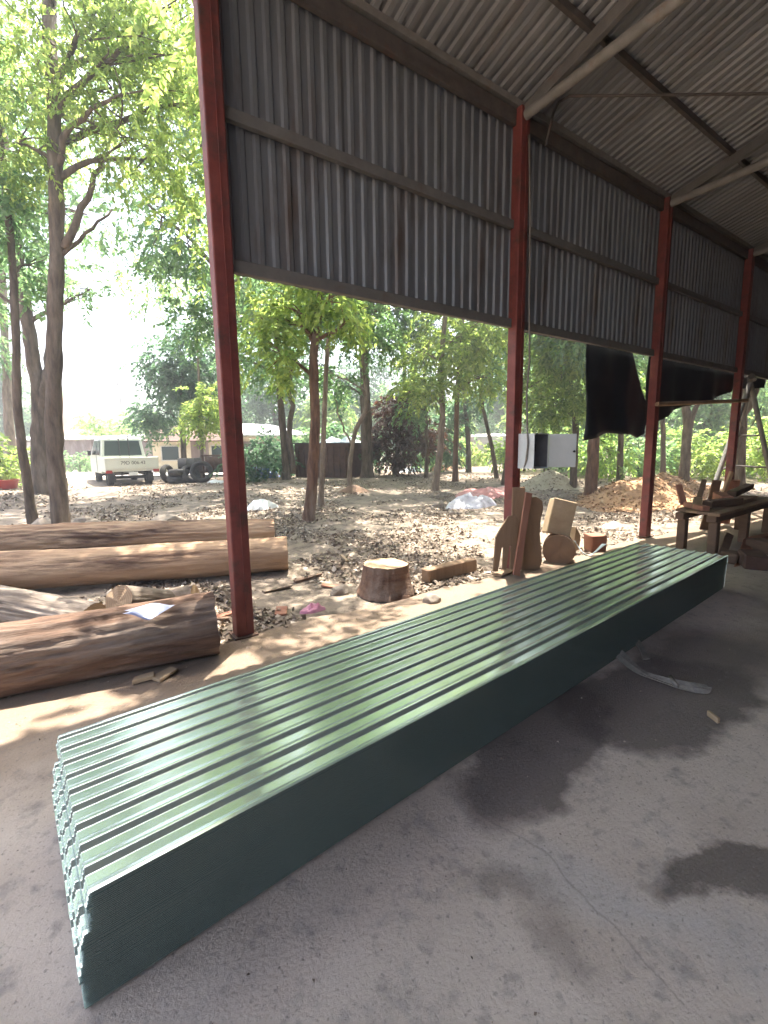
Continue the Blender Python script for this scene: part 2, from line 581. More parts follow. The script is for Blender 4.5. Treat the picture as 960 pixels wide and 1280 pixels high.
def to_mesh(name, mb, mats, xf, smooth=False, bevel=0.0, fix=True, bseg=1):
    me = bpy.data.meshes.new(name)
    me.from_pydata([tuple(xf @ v) for v in mb.v], [], mb.f)
    if not isinstance(mats, (list, tuple)):
        mats = [mats]
    for q in mats:
        me.materials.append(M[q] if isinstance(q, str) else q)
    if any(mb.mi):
        me.polygons.foreach_set('material_index', mb.mi)
    if fix or bevel:
        bm = bmesh.new()
        bm.from_mesh(me)
        if fix:
            bmesh.ops.recalc_face_normals(bm, faces=bm.faces)
        if bevel:
            ed = [e for e in bm.edges if len(e.link_faces) == 2 and e.calc_face_angle(0) > .6]
            bmesh.ops.bevel(bm, geom=ed, offset=bevel, segments=bseg, affect='EDGES', profile=.5, clamp_overlap=True)
        bm.to_mesh(me)
        bm.free()
    if smooth:
        me.polygons.foreach_set('use_smooth', [True] * len(me.polygons))
        if smooth == 'auto':
            try:
                me.set_sharp_from_angle(angle=R(38))
            except Exception:
                pass
    me.update()
    return me


def tag(o, label, cat, group=None):
    o['label'] = label
    o['category'] = cat
    if group:
        o['group'] = group
    return o


def link(o, parent, wm):
    COL.objects.link(o)
    if parent is not None:
        o.parent = parent
        o.matrix_basis = WM[parent.name].inverted() @ wm
    else:
        o.matrix_basis = wm
    WM[o.name] = wm.copy()
    return o


def thing(name, label, cat, loc=(0, 0, 0), rotz=0.0, group=None):
    o = bpy.data.objects.new(name, None)
    o.empty_display_size = .1
    link(o, None, Matrix.Translation(Vector(loc)) @ Matrix.Rotation(rotz, 4, 'Z'))
    return tag(o, label, cat, group)


def part(name, mb, mats, parent, smooth=False, bevel=0.0, local=False, kind=None, bseg=1):
    """a mesh child; vertices given in world space (or in the parent's space when local)"""
    wm = WM[parent.name]
    xf = Matrix.Identity(4) if local else wm.inverted()
    o = bpy.data.objects.new(name, to_mesh(name, mb, mats, xf, smooth, bevel, bseg=bseg))
    link(o, parent, wm)
    if kind:
        o['kind'] = kind
    return o


def top(name, mb, mats, label, cat, group=None, smooth=False, bevel=0.0, wm=None, kind=None, bseg=1, fix=True):
    """a thing made of one mesh; vertices in world space unless wm given"""
    if wm is None:
        xs = [v.x for v in mb.v]
        ys = [v.y for v in mb.v]
        zs = [v.z for v in mb.v]
        wm = Matrix.Translation(((min(xs) + max(xs)) / 2, (min(ys) + max(ys)) / 2, min(zs)))
        xf = wm.inverted()
    else:
        xf = Matrix.Identity(4)
    o = bpy.data.objects.new(name, to_mesh(name, mb, mats, xf, smooth, bevel, bseg=bseg, fix=fix))
    link(o, None, wm)
    if label:
        tag(o, label, cat, group)
    if kind:
        o['kind'] = kind
    return o


def rough_mesh(o, amp, sc, seed=0.0):
    """push the vertices of a mesh about with noise"""
    for v in o.data.vertices:
        q = v.co * sc + Vector((seed, seed * .7, seed * .3))
        v.co += Vector((noise.noise(q), noise.noise(q + Vector((9, 0, 0))), noise.noise(q + Vector((0, 9, 0))))) * amp


def np_mesh(name, verts, faces_n, k, matname):
    """mesh of many k-gons from numpy"""
    me = bpy.data.meshes.new(name)
    nv, nf = len(verts), faces_n
    me.vertices.add(nv)
    me.vertices.foreach_set('co', verts.astype(np.float32).ravel())
    me.loops.add(nf * k)
    me.loops.foreach_set('vertex_index', np.arange(nf * k, dtype=np.int32) if verts.shape[0] == nf * k else None)
    me.polygons.add(nf)
    me.polygons.foreach_set('loop_start', np.arange(0, nf * k, k, dtype=np.int32))
    me.polygons.foreach_set('loop_total', np.full(nf, k, dtype=np.int32))
    me.materials.append(M[matname])
    me.update(calc_edges=True)
    me.validate()
    return me


# ------------------------------------------------------------------ the setting: ground, slab, road, hills
def spread_axis(lo, hi, near_lo, near_hi, step, ratio=1.12):
    a = list(np.arange(near_lo, near_hi + 1e-6, step))
    s = step
    x = near_hi
    while x < hi:
        s *= ratio
        x += s
        a.append(x)
    s = step
    x = near_lo
    while x > lo:
        s *= ratio
        x -= s
        a.insert(0, x)
    return a


xs = spread_axis(-600, 600, -3, 17, .13)
ys = spread_axis(-600, 600, 3.6, 19, .13)
mb = MB()
W = len(xs)
mb.v = [Vector((x, y, gz(x, y))) for y in ys for x in xs]
mb.f = [(j * W + i, j * W + i + 1, (j + 1) * W + i + 1, (j + 1) * W + i) for j in range(len(ys) - 1) for i in range(W - 1)]
o = top('ground', mb, 'soil', None, None, smooth=True, wm=Matrix.Identity(4), kind='structure', fix=False)

# concrete slab with an uneven outer edge
mb = MB()
edge = []
for i in range(241):
    x = -10 + i * .135
    e = 3.74 + noise.noise(Vector((x * .9, 0, 4))) * .1 + noise.noise(Vector((x * 4, 0, 9))) * .035
    edge.append((x, e))
poly = [(-10, -14.5), (22.4, -14.5)] + list(reversed(edge))
mb.prism([(x, y, -.16) for x, y in poly], (0, 0, 1), .16)
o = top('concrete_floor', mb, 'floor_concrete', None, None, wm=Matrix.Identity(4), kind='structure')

# pale yard road behind the truck
mb = MB()
a, b_ = P(-330, 590, 21), P(330, 590, 21.5)
c_, d_ = P(330, 580, 29), P(-330, 580, 27)
mb.grid(30, 8, lambda u, v: (lambda p: (p.x, p.y, .335 + .03 * math.sin(u * 9)))((a.lerp(b_, u)).lerp(d_.lerp(c_, u), v)))
top('road', mb, 'road', None, None, smooth=True, wm=Matrix.Identity(4), kind='structure')

# far hills round the visible arc
mb = MB()


def hillfn(u, v):
    az = R(8) + u * R(125)
    d = 85 + v * 150
    hh = 15 * sstep(0, .5, v) * (.55 + .45 * math.exp(-((math.degrees(az) - 92) / 22) ** 2)) + 3.5 * noise.noise(Vector((math.cos(az) * 4, math.sin(az) * 4, v * 2))) * sstep(0, .3, v)
    return (math.cos(az) * d, math.sin(az) * d, -.5 + max(0, hh))


mb.grid(90, 16, hillfn)
M['hill'] = mat('hill', (.05, .075, .03), (.1, .13, .05), .12, 1, .4, 1)
top('hills', mb, 'hill', None, None, smooth=True, wm=Matrix.Identity(4), kind='structure')


def leaf_quads(centers, dirs, L, Wd, fold=.25, up=None):
    """n leaves: base point, unit direction, length, width -> (n*4,3) verts as quads"""
    nlv = len(centers)
    rnd = rng.normal(size=(nlv, 3))
    if up is not None:
        rnd = rnd * .6 + np.array(up)
    side = np.cross(dirs, rnd)
    side /= np.linalg.norm(side, axis=1)[:, None] + 1e-9
    nor = np.cross(side, dirs)
    L = np.broadcast_to(np.asarray(L, float), (nlv,))[:, None]
    Wd = np.broadcast_to(np.asarray(Wd, float), (nlv,))[:, None]
    v = np.empty((nlv, 4, 3))
    v[:, 0] = centers
    v[:, 1] = centers + dirs * L * .45 + side * Wd + nor * Wd * fold
    v[:, 2] = centers + dirs * L - nor * L * .12
    v[:, 3] = centers + dirs * L * .45 - side * Wd + nor * Wd * fold
    return v.reshape(-1, 3)


# a far wood on the hills: nobody could count it
nq = 26000
u = rng.random(nq)
v = rng.random(nq) ** 1.5 * .55
clump = rng.integers(0, 900, nq)
cu = rng.random(900)
cv = rng.random(900) ** 1.4 * .55
pos = np.array([hillfn(a_, b2) for a_, b2 in zip(cu, cv)])
cr = 2.2 + rng.random(900) * 2.6
off = rng.normal(size=(nq, 3))
off /= np.linalg.norm(off, axis=1)[:, None]
off *= (rng.random(nq) ** .4)[:, None]
cen = pos[clump] + off * cr[clump][:, None] * np.array([1, 1, .9]) + np.array([0, 0, 1])[None] * cr[clump][:, None] * .8
dr = off + rng.normal(size=(nq, 3)) * .6
dr /= np.linalg.norm(dr, axis=1)[:, None]
vv = leaf_quads(cen, dr, .9 + rng.random(nq) * .7, .4)
me = np_mesh('far_wood', vv, nq, 4, 'leaf_mid')
o = bpy.data.objects.new('far_wood', me)
link(o, None, Matrix.Identity(4))
tag(o, 'distant hazy green wood covering the far hillside', 'wood')
o['kind'] = 'stuff'

# ------------------------------------------------------------------ the open shed
WY = 3.82
CX = [1.15 + 3.46 * i for i in range(-1, 6)]
EAVE, SLOPE = 5.42, .27
shed = thing('open_shed', 'open sided metal shed with red columns and grey corrugated upper wall', 'shed', (4.6, WY, 0))


def roofz(y):
    return EAVE + SLOPE * (WY - y)


RIDGE_Y = -5.2
for i, x in enumerate(CX):
    mb = MB()
    zt = EAVE - .1
    mb.box((x, WY, zt / 2 - .02), (.15, .13, zt + .04))
    o = part('column', mb, 'red_steel', shed, bevel=.012, bseg=2)
    # raised seam along the column and base plate
    mb = MB()
    mb.box((x + .012, WY - .069, zt / 2), (.008, .01, zt - .1))
    part('weld_seam', mb, 'red_steel', o)
    mb = MB()
    mb.box((x, WY, .006), (.2, .2, .016))
    part('base_plate', mb, 'rust', o, bevel=.003)
    # rafter truss: top chord under the sheets, level bottom chord, web members
    mb = MB()
    mb.bar((x, WY - .05, roofz(WY - .05) - .17), (x, RIDGE_Y, roofz(RIDGE_Y) - .17), .07, .12)
    part('rafter', mb, 'beam_grey', shed, bevel=.005)
    mb = MB()
    mb.tube([(x, WY - .06, EAVE - .19), (x, 1.0, EAVE - .1), (x, RIDGE_Y, EAVE - .02)], .055, 10)
    part('bottom_chord', mb, 'steel_pale', shed, smooth='auto')
    for k, y in enumerate((2.2, .7, -.9, -2.4)):
        mb = MB()
        mb.bar((x, y, EAVE - .08), (x, y - .0, roofz(y) - .24), .05, .05, up=Vector((1, 0, 0)))
        part('web_post', mb, 'steel_dark', shed)
    mb = MB()
    mb.bar((x, WY - .09, EAVE - .75), (x, WY - .75, EAVE - .13), .05, .05)
    if False:
        part('knee_brace', mb, 'steel_dark', shed)
    mb = MB()
    mb.box((x, RIDGE_Y, 3.8), (.15, .13, 7.6))
    part('column', mb, 'red_steel', shed, bevel=.012)
X0, X1 = CX[0] - .6, CX[-1] + .6
y = WY - .82
while y > RIDGE_Y:
    mb = MB()
    z = roofz(y) - .065
    mb.bar((X0, y, z), (X1, y, z), .045, .075)
    part('purlin', mb, 'steel_dark', shed)
    y -= 1.35


def ribbed(width, nrib, ht, wtop=.3, wbase=.55):
    """profile of one trapezoid sheet: list of (s, h)"""
    p = []
    pitch = width / nrib
    for k in range(nrib):
        s = k * pitch
        p += [(s, 0), (s + pitch * (1 - wbase) * .98, 0), (s + pitch * (1 - wbase) + pitch * (wbase - wtop) / 2, ht), (s + pitch * (1 - wbase) + pitch * (wbase + wtop) / 2 * .98, ht)]
    p.append((width + .02, 0))
    return p


def sheet_mesh(name, prof, fn0, fn1, th, mats, mid=0, taper=False):
    """closed thin sheet: profile swept between two ends (functions of (s,h))"""
    mb = MB()
    top_ = [(s, h + (th if not taper else th * min(1, .25 + min(i, len(prof) - 1 - i) * .4))) for i, (s, h) in enumerate(prof)]
    ring = list(prof) + list(reversed(top_))
    k = len(ring)
    a_ = [Vector(fn0(s, h)) for s, h in ring]
    b3 = [Vector(fn1(s, h)) for s, h in ring]
    rings = [a_] + [[p.lerp(q, (i + 1) / (mid + 1)) for p, q in zip(a_, b3)] for i in range(mid)] + [b3]
    vs = [p for r_ in rings for p in r_]
    fs = []
    for r_ in range(len(rings) - 1):
        for i in range(k):
            j = (i + 1) % k
            fs.append((r_ * k + i, r_ * k + j, (r_ + 1) * k + j, (r_ + 1) * k + i))
    mb.add(vs, fs)
    npf = len(prof)
    for base in (0, (len(rings) - 1) * k):
        for i in range(npf - 1):
            mb.add([vs[base + i], vs[base + i + 1], vs[base + k - 2 - i], vs[base + k - 1 - i]], [(0, 1, 2, 3)], 1 if len(mats) > 1 and base == 0 else 0)
    return to_mesh(name, mb, mats, Matrix.Identity(4))


# wall sheets: three to a bay, from the first column rightwards
SW = 3.46 / 3
prof = ribbed(SW, 9, .02)
wm_mesh = sheet_mesh('wall_sheet', prof, lambda s, h: (s, -h, 0), lambda s, h: (s, -h, 2.36), .0015, ['wall_metal'])
rm_len = 1
for k in range(15):
    o = bpy.data.objects.new('wall_sheet', wm_mesh)
    x = CX[1] + .02 + k * SW
    link(o, shed, Matrix.Translation((x, WY + .105 + (k % 2) * .003, 2.985 + random.uniform(-.012, .012))))
for bay in range(5):
    for z, hgt in ((3.0, .1), (4.09, .09), (EAVE - .22, .16)):
        mb = MB()
        mb.box(((CX[1 + bay] + CX[2 + bay]) / 2, WY + .035, z + .02), (3.46 - .152, .055, hgt))
        part('girt', mb, 'beam_grey' if hgt < .15 else 'steel_dark', shed, bevel=.004)
mb = MB()
mb.box(((CX[0] + CX[-1]) / 2, WY + .03, EAVE - .045), (CX[-1] - CX[0] + .3, .06, .07))
part('eave_beam', mb, 'steel_pale', shed)
# roof sheets both slopes
rp = ribbed(SW, 9, .028)
L = math.hypot(1, SLOPE)
def rf0(s, h): return (s, WY + .55, roofz(WY + .55) + h)
def rf1(s, h): return (s, RIDGE_Y - .05, roofz(RIDGE_Y - .05) + h)
rmA = sheet_mesh('roof_sheet', rp, rf0, rf1, .0015, ['roof_metal'])
k = 0
x = X0
while x < X1 - .2:
    for me in (rmA,):
        o = bpy.data.objects.new('roof_sheet', me)
        link(o, shed, Matrix.Translation((x, 0, (k % 2) * .003 - .012)))
    x += SW
    k += 1
# rail between third and fourth columns
mb = MB()
mb.tube([(CX[3] - .1, WY - .1, 2.2), (CX[4] + .2, WY - .12, 2.42)], .035, 10)
part('timber_rail', mb, 'timber', shed, smooth='auto')
# unseen end and back walls, added to keep the inside dark
mb = MB()
xg = CX[-1] + .15
mb.prism([(xg, WY + .05, 0), (xg, WY + .05, EAVE - .1), (xg, RIDGE_Y, roofz(RIDGE_Y) - .1), (xg, RIDGE_Y, 0)], (1, 0, 0), .02)
part('added_gable_wall', mb, 'brown_wall', shed)
mb = MB()
mb.box(((X0 + X1) / 2, RIDGE_Y - .1, 3.85), (X1 - X0, .02, 7.7))
part('added_back_wall', mb, 'brown_wall', shed)

# ------------------------------------------------------------------ stack of green roofing sheets
ST_W, ST_L, ST_H = .955, 5.92, .358
dirA = R(4.6)
NS = 60
pitch = ST_H / NS
nr = 10
pt = (ST_W - .03) / (nr - 1)
RH = .0105
# narrow ribs with rounded shoulders and wide pans between them, edges cut on the outer ribs
prof = []
for k in range(nr):
    s0 = .015 + k * pt
    rib = [(-.031, 0), (-.027, .0009), (-.0235, .0028), (-.014, RH - .0028), (-.0105, RH - .0009), (-.006, RH), (.006, RH), (.0105, RH - .0009), (.014, RH - .0028), (.0235, .0028), (.027, .0009), (.031, 0)]
    if k == 0:
        rib = rib[5:]
    if k == nr - 1:
        rib = rib[:7]
    prof += [(s0 + a_, h_) for a_, h_ in rib]
    if k < nr - 1:
        prof += [(s0 + .035, 0), (s0 + pt - .035, 0)]
sm = sheet_mesh('roofing_sheet', prof, lambda s_, h: (0, s_, h), lambda s_, h: (ST_L, s_, h), .0036, ['green_sheet', 'sheet_cut'], mid=30, taper=True)
sm.polygons.foreach_set('use_smooth', [True] * len(sm.polygons))
sm.set_sharp_from_angle(angle=R(34))
# far-end undersides lowered, added to block light leaking between the sheets
_k, _n = 2 * len(prof), len(prof)
for _i in range(_n):
    sm.vertices[31 * _k + _i].co.z -= .0021
# gentle sag so that long reflections waver
for v in sm.vertices:
    v.co.z += .0016 * math.sin(v.co.x * 2.1) + .001 * noise.noise(Vector((v.co.x * 1.3, v.co.y * 3, 0)))
base = Matrix.Translation((-.05, 1.397, 0)) @ Matrix.Rotation(dirA, 4, 'Z')
for k in range(NS):
    o = bpy.data.objects.new('roofing_sheet', sm)
    top_one = k == NS - 1
    dx = 0 if top_one else random.gauss(0, .005)
    dy = 0 if top_one else random.gauss(0, .0006) + .0012 * math.sin(k * .35)
    dx -= .042 * (1 - k / NS) + (.012 if 14 < k < 40 else 0)
    link(o, None, base @ Matrix.Translation((dx, dy, .003 + k * pitch)) @ Matrix.Rotation(random.gauss(0, .00015), 4, 'Z'))
    if top_one:
        tag(o, 'topmost glossy green ribbed roofing sheet of the long stack on the floor', 'roofing sheet', 'stacked green roofing sheets')
    elif k == 0:
        tag(o, 'lowest green ribbed roofing sheet, lying on the concrete under the whole stack', 'roofing sheet', 'stacked green roofing sheets')
    else:
        tag(o, 'green ribbed roofing sheet in the middle of the stack, only its edges showing', 'roofing sheet', 'stacked green roofing sheets')

# lifting strap lying out from under the stack
strap = thing('webbing_strap', 'worn pale webbing strap lying out from under the green sheet stack', 'strap', onZ(820, 840, 0))


def ribbon(pts, wd, th, roll=0.0):
    mb = MB()
    pts = [Vector(p) for p in pts]
    sm_ = []
    for i in range(len(pts) - 1):
        p0, p1, p2, p3 = pts[max(i - 1, 0)], pts[i], pts[i + 1], pts[min(i + 2, len(pts) - 1)]
        for t in np.linspace(0, 1, 7)[:-1]:
            sm_.append(.5 * ((2 * p1) + (p2 - p0) * t + (2 * p0 - 5 * p1 + 4 * p2 - p3) * t * t + (3 * p1 - p0 - 3 * p2 + p3) * t ** 3))
    sm_.append(pts[-1])
    vs, fs = [], []
    for i, p in enumerate(sm_):
        t = (sm_[min(i + 1, len(sm_) - 1)] - sm_[max(i - 1, 0)]).normalized()
        y = Vector((0, 0, 1)).cross(t).normalized()
        z = t.cross(y)
        a_ = roll + .5 * math.sin(i * .35)
        y2 = y * math.cos(a_) + z * math.sin(a_)
        z2 = z * math.cos(a_) - y * math.sin(a_)
        for sx_, sz_ in ((-1, -1), (1, -1), (1, 1), (-1, 1)):
            vs.append(p + y2 * wd / 2 * sx_ + z2 * th / 2 * sz_)
    for i in range(len(sm_) - 1):
        for k_ in range(4):
            q = (k_ + 1) % 4
            fs.append((i * 4 + k_, i * 4 + q, i * 4 + 4 + q, i * 4 + 4 + k_))
    fs += [(3, 2, 1, 0), tuple(len(vs) - 4 + i for i in range(4))]
    return mb.add(vs, fs)


def fl(px, py, z):
    return onZ(px, py, z)


part('band', ribbon([fl(752, 800, .07), fl(772, 812, .045), fl(795, 833, .03), fl(815, 845, .022), fl(845, 853, .02), fl(884, 858, .02)], .04, .005, .35), 'strap', strap)
part('band', ribbon([fl(765, 814, .035), fl(790, 835, .02), fl(818, 849, .016), fl(850, 859, .016), fl(880, 864, .016), fl(886, 859, .022)], .034, .005, .2), 'strap', strap)
part('tail', ribbon([fl(784, 786, .1), fl(792, 796, .05), fl(803, 812, .02), fl(808, 824, .016)], .045, .005, .3), 'strap', strap)
mb = MB()
mb.tube([fl(838, 846, .02), fl(842, 852, .035), fl(846, 858, .02)], .014, 8)
part('knot', mb, 'strap', strap, smooth=True)


# ------------------------------------------------------------------ logs
def make_log(name, label, a, b, r0, r1, mname, cut='cut', fissure=.03, bend=.02, seed=0.0, ends=(1, 1), cat='log', group=None, flare=0):
    """log from a to b (axis points)"""
    a, b = Vector(a), Vector(b)
    d = b - a
    Ln = d.length
    x = d.normalized()
    y = Vector((0, 0, 1)).cross(x)
    if y.length < .1:
        y = Vector((0, 1, 0))
    y.normalize()
    z = x.cross(y)
    wm = Matrix.Translation(a) @ Matrix((x, y, z)).transposed().to_4x4()
    na = 84
    nl = max(8, int(Ln / .04))
    mb = MB()
    vs = []

    def pt_(i, k):
        t = i / nl
        an = 2 * math.pi * k / na
        r = r0 + (r1 - r0) * t
        if flare:
            r *= 1 + flare * (1 - t) ** 3
        xx = t * Ln
        n1 = noise.noise(Vector((xx * .8 + seed, math.cos(an) * .9, math.sin(an) * .9)))
        n2 = noise.noise(Vector((xx * .9 + seed, math.cos(an) * 5.5, math.sin(an) * 5.5 + seed)))
        n4 = noise.noise(Vector((xx * 1.6 + seed, math.cos(an) * 13, math.sin(an) * 13 + seed)))
        n3 = noise.noise(Vector((xx * 4 + seed, math.cos(an) * 11, math.sin(an) * 11)))
        fz = -max(0.0, .13 - abs(n2)) * 7.0 - max(0.0, .12 - abs(n4)) * 4.0
        rr = r * (1 + .11 * n1 + fissure * fz + fissure * .6 * n3)
        off = bend * Ln * math.sin(math.pi * t)
        ex = 0
        if i in (0, nl):
            ex = noise.noise(Vector((math.cos(an) * 2 + seed, math.sin(an) * 2, i))) * .012
        return Vector((xx + ex, math.cos(an) * rr + off, math.sin(an) * rr))
    for i in range(nl + 1):
        for k in range(na):
            vs.append(pt_(i, k))
    fs = []
    for i in range(nl):
        for k in range(na):
            q = (k + 1) % na
            fs.append((i * na + k, i * na + q, (i + 1) * na + q, (i + 1) * na + k))
    mb.add(vs, fs)
    o = top(name, mb, mname, label, cat, group, smooth=True, wm=wm, fix=False)
    for e in (0, 1):
        if ends[e]:
            mb = MB()
            i = 0 if e == 0 else nl
            ring = vs[i * na:(i + 1) * na]
            cen_ = sum(ring, Vector()) / na
            rings = [[cen_.lerp(p, f_) + Vector(((.006 * noise.noise(p * 9 + Vector((f_ * 5, seed, 0)))), 0, 0)) for p in ring] for f_ in (1.0, .97, .6, .3)]
            vv_ = [p for r_ in rings for p in r_] + [cen_]
            ff = []
            for q in range(3):
                for k in range(na):
                    k2 = (k + 1) % na
                    ff.append((q * na + k, q * na + k2, (q + 1) * na + k2, (q + 1) * na + k))
            for k in range(na):
                ff.append((3 * na + k, 3 * na + (k + 1) % na, 4 * na))
            mb.add(vv_, ff)
            if e == 0:
                mb.f = [tuple(reversed(f_)) for f_ in mb.f]
            part('cut_end', mb, cut, o, local=True)
    return o


make_log('log', 'thick rough barked log nearest the shed floor with a paper on it', (-2.1, 4.06, .2), (.87, 3.62, .235), .23, .235, 'log_brown', 'cut_dark', .11, .012, 3.0, group='felled logs beside the shed')
make_log('log', 'long smooth tan log whose right end reaches past the first red column', (-2.6, 7.5, .25), (2.28, 5.5, .235), .23, .215, 'log_tan', 'cut', .045, -.008, 11.0, group='felled logs beside the shed')
make_log('log', 'split barked log lying farthest from the shed, behind the tan log', (-2.6, 8.85, .36), (2.62, 6.8, .3), .25, .2, 'log_tan', 'cut', .12, .012, 23.0, group='felled logs beside the shed')
make_log('log', 'grey weathered barkless log slanting down from the left picture edge', P(-190, 712, 5.1) - Vector((0, 0, .12)), P(118, 778, 4.05), .27, .18, 'log_grey', 'cut', .09, .0, 31.0, group='felled logs beside the shed')
make_log('log', 'short log piece with pale cut face on top of the log pile', P(148, 752, 3.62), P(206, 752, 4.1), .135, .12, 'log_grey', 'cut', .03, 0, 41.0, group='felled logs beside the shed')
make_log('log', 'stubby barked log end just behind the paper on the log pile', P(175, 765, 4.25), P(245, 752, 4.32), .17, .165, 'bark_pale', 'cut', .03, 0, 47.0, group='felled logs beside the shed')

# paper resting on the front log
def logtop(px, py, dz):
    p = onZ(px, py, .47)
    return p
mb = MB()
pa = [onZ(153, 768, .475), onZ(186, 775, .455), onZ(216, 757, .475), onZ(186, 759, .487)]
mb.grid(6, 6, lambda u, v: pa[0].lerp(pa[1], u).lerp(pa[3].lerp(pa[2], u), v) + Vector((0, 0, .008 * math.sin(u * 5) + .005)))
mb2 = MB()
mb2.grid(6, 6, lambda u, v: pa[0].lerp(pa[1], u).lerp(pa[3].lerp(pa[2], u), v) + Vector((.012, -.01, .017 + .012 * math.sin(u * 4 + 1))))
pp = thing('paper_sheets', 'pale bluish sheets of paper left on top of the front log', 'paper', pa[1])
part('sheet', mb, 'paper', pp)
part('sheet', mb2, 'paper', pp)

# stump, slab of timber
sp = G(489, 744)
st = make_log('stump', 'short cut stump standing on the dirt by the slab edge', (sp.x, sp.y + .12, -.03), (sp.x + .01, sp.y + .12, .30), .30, .255, 'bark_red', 'cut', .05, 0, 52.0, ends=(0, 1), cat='stump', flare=.12)
a_, b3 = G(536, 733), G(598, 716)
mb = MB()
mb.bar(a_ + Vector((.03, .1, .09)), b3 + Vector((0, .1, .09)), .14, .17)
o = top('timber_offcut', mb, 'timber', 'squared tan timber offcut lying between stump and leaning boards', 'timber', bevel=.012)
rough_mesh(o, .015, 6, 2)

# pink plastic bag
def crumple(name, label, cat, c, sx_, sy_, sz_, mname, seed, n_=18, amp=.3, group=None):
    mb = MB()

    def fn(u, v):
        x_, y_ = (u - .5) * 2, (v - .5) * 2
        r_ = math.hypot(x_, y_)
        th_ = math.atan2(y_, x_)
        k_ = max(abs(x_), abs(y_))
        x2, y2 = math.cos(th_) * k_, math.sin(th_) * k_
        e = 1 + .28 * noise.noise(Vector((math.cos(th_) * 1.6 + seed, math.sin(th_) * 1.6, 1)))
        hgt = max(0, 1 - k_ ** 2.2) * (.65 + .5 * noise.noise(Vector((x2 * 1.4 + seed, y2 * 1.4, 2))))
        hgt += amp * abs(noise.noise(Vector((x2 * 3.1 + seed, y2 * 2.6, 5)))) * (1 - k_ ** 4)
        q = Vector((c.x + x2 * sx_ * e, c.y + y2 * sy_ * e, 0))
        g_ = gz(q.x, q.y) if q.y > 3.72 else 0
        q.z = g_ + hgt * sz_ + .004 - .02 * (k_ > .99)
        return q
    mb.grid(n_, n_, fn)
    return top(name, mb, mname, label, cat, group, smooth='auto', fix=False)


crumple('plastic_bag', 'crumpled pink plastic bag on the dirt beside the stump', 'bag', G(391, 764), .14, .07, .07, 'plastic_pink', 1.2, amp=.9)
crumple('plastic_sack', 'white plastic sack dumped in the yard behind first red column', 'sack', G(326, 636), .4, .25, .25, 'plastic_white', 4.2)
crumple('tarp', 'crumpled faded pink tarp spread on the ground', 'tarp', G(612, 618), 1.25, .65, .3, 'tarp_pink', 7.3, 30)
crumple('tarp', 'crumpled grey white tarp in front of the pink tarp', 'tarp', G(590, 632), .85, .42, .34, 'tarp_grey', 9.1, 30, amp=.5)
crumple('tarp', 'blue tarp heaped against the dark shrub near the container', 'tarp', G(330, 597), .75, .5, .62, 'tarp_blue', 12.4, 24)
crumple('cloth', 'white sheet lying on sunlit dirt behind the timber pieces', 'cloth', G(766, 659), .26, .15, .13, 'plastic_white', 14.4)

# ------------------------------------------------------------------ boards leaning at second column
def board(name, label, px0, py0, px1, py1, y0, y1, wd, th, mname, poly=None, rx=0.0, cat='board'):
    """plank from its foot pixel on plane y0 up to its head pixel on plane y1"""
    a_ = onY(px0, py0, y0)
    b_2 = onY(px1, py1, y1)
    d = b_2 - a_
    z = d.normalized()
    x = Vector((math.cos(rx), math.sin(rx), 0))
    x = (x - z * x.dot(z)).normalized()
    y = z.cross(x)
    wm = Matrix.Translation(a_) @ Matrix((x, y, z)).transposed().to_4x4()
    mb = MB()
    Ln = d.length
    poly = poly or [(-.5, 0), (.5, 0), (.5, 1), (-.5, 1)]
    mb.prism([(q[0] * wd, -th / 2, q[1] * Ln) for q in poly], (0, 1, 0), th)
    return top(name, mb, mname, label, cat, wm=wm, bevel=.004 if len(poly) == 4 else 0)


notch = [(-.5, 0), (-.28, 0), (-.16, .42), (-.08, .42), (-.06, .03), (.12, .03), (.2, .46), (.28, .46), (.3, .05), (.5, .05), (.55, .9), (.4, 1), (.05, .97), (-.3, .74), (-.48, .6)]
board('notched_board', 'notched slab of wood with long slots leaning at the second column', 629, 714, 634, 643, 3.7, 3.72, .27, .03, 'timber', notch, R(-25))
board('board', 'tall weathered board standing against the second red column', 646, 712, 648, 609, 3.7, 3.73, .17, .025, 'timber', None, R(-25))
board('plank', 'narrow reddish plank leaning diagonally over the slotted board', 645, 719, 661, 616, 3.52, 3.62, .085, .035, 'timber_red', None, R(-25))
live = [(-.5, 0), (.36, 0), (.5, .12), (.42, .3), (.34, .5), (.36, .68), (.48, .84), (.4, .95), (.1, 1), (-.36, .98), (-.44, .6)]
board('slab_board', 'wide live edge slab leaning right of the reddish plank', 664, 712, 667, 621, 3.66, 3.74, .27, .045, 'timber', live, R(-25))
# round section of log standing on edge, seen face on
cpt = onY(699, 688, 3.62)
vd = Vector((.8, .55, 0)).normalized()
make_log('log_disc', 'round cut log section facing the camera among leaning boards', cpt, cpt + vd * .3, .21, .2, 'bark_red', 'cut_dark', .03, 0, 61.0, ends=(1, 1), cat='log')
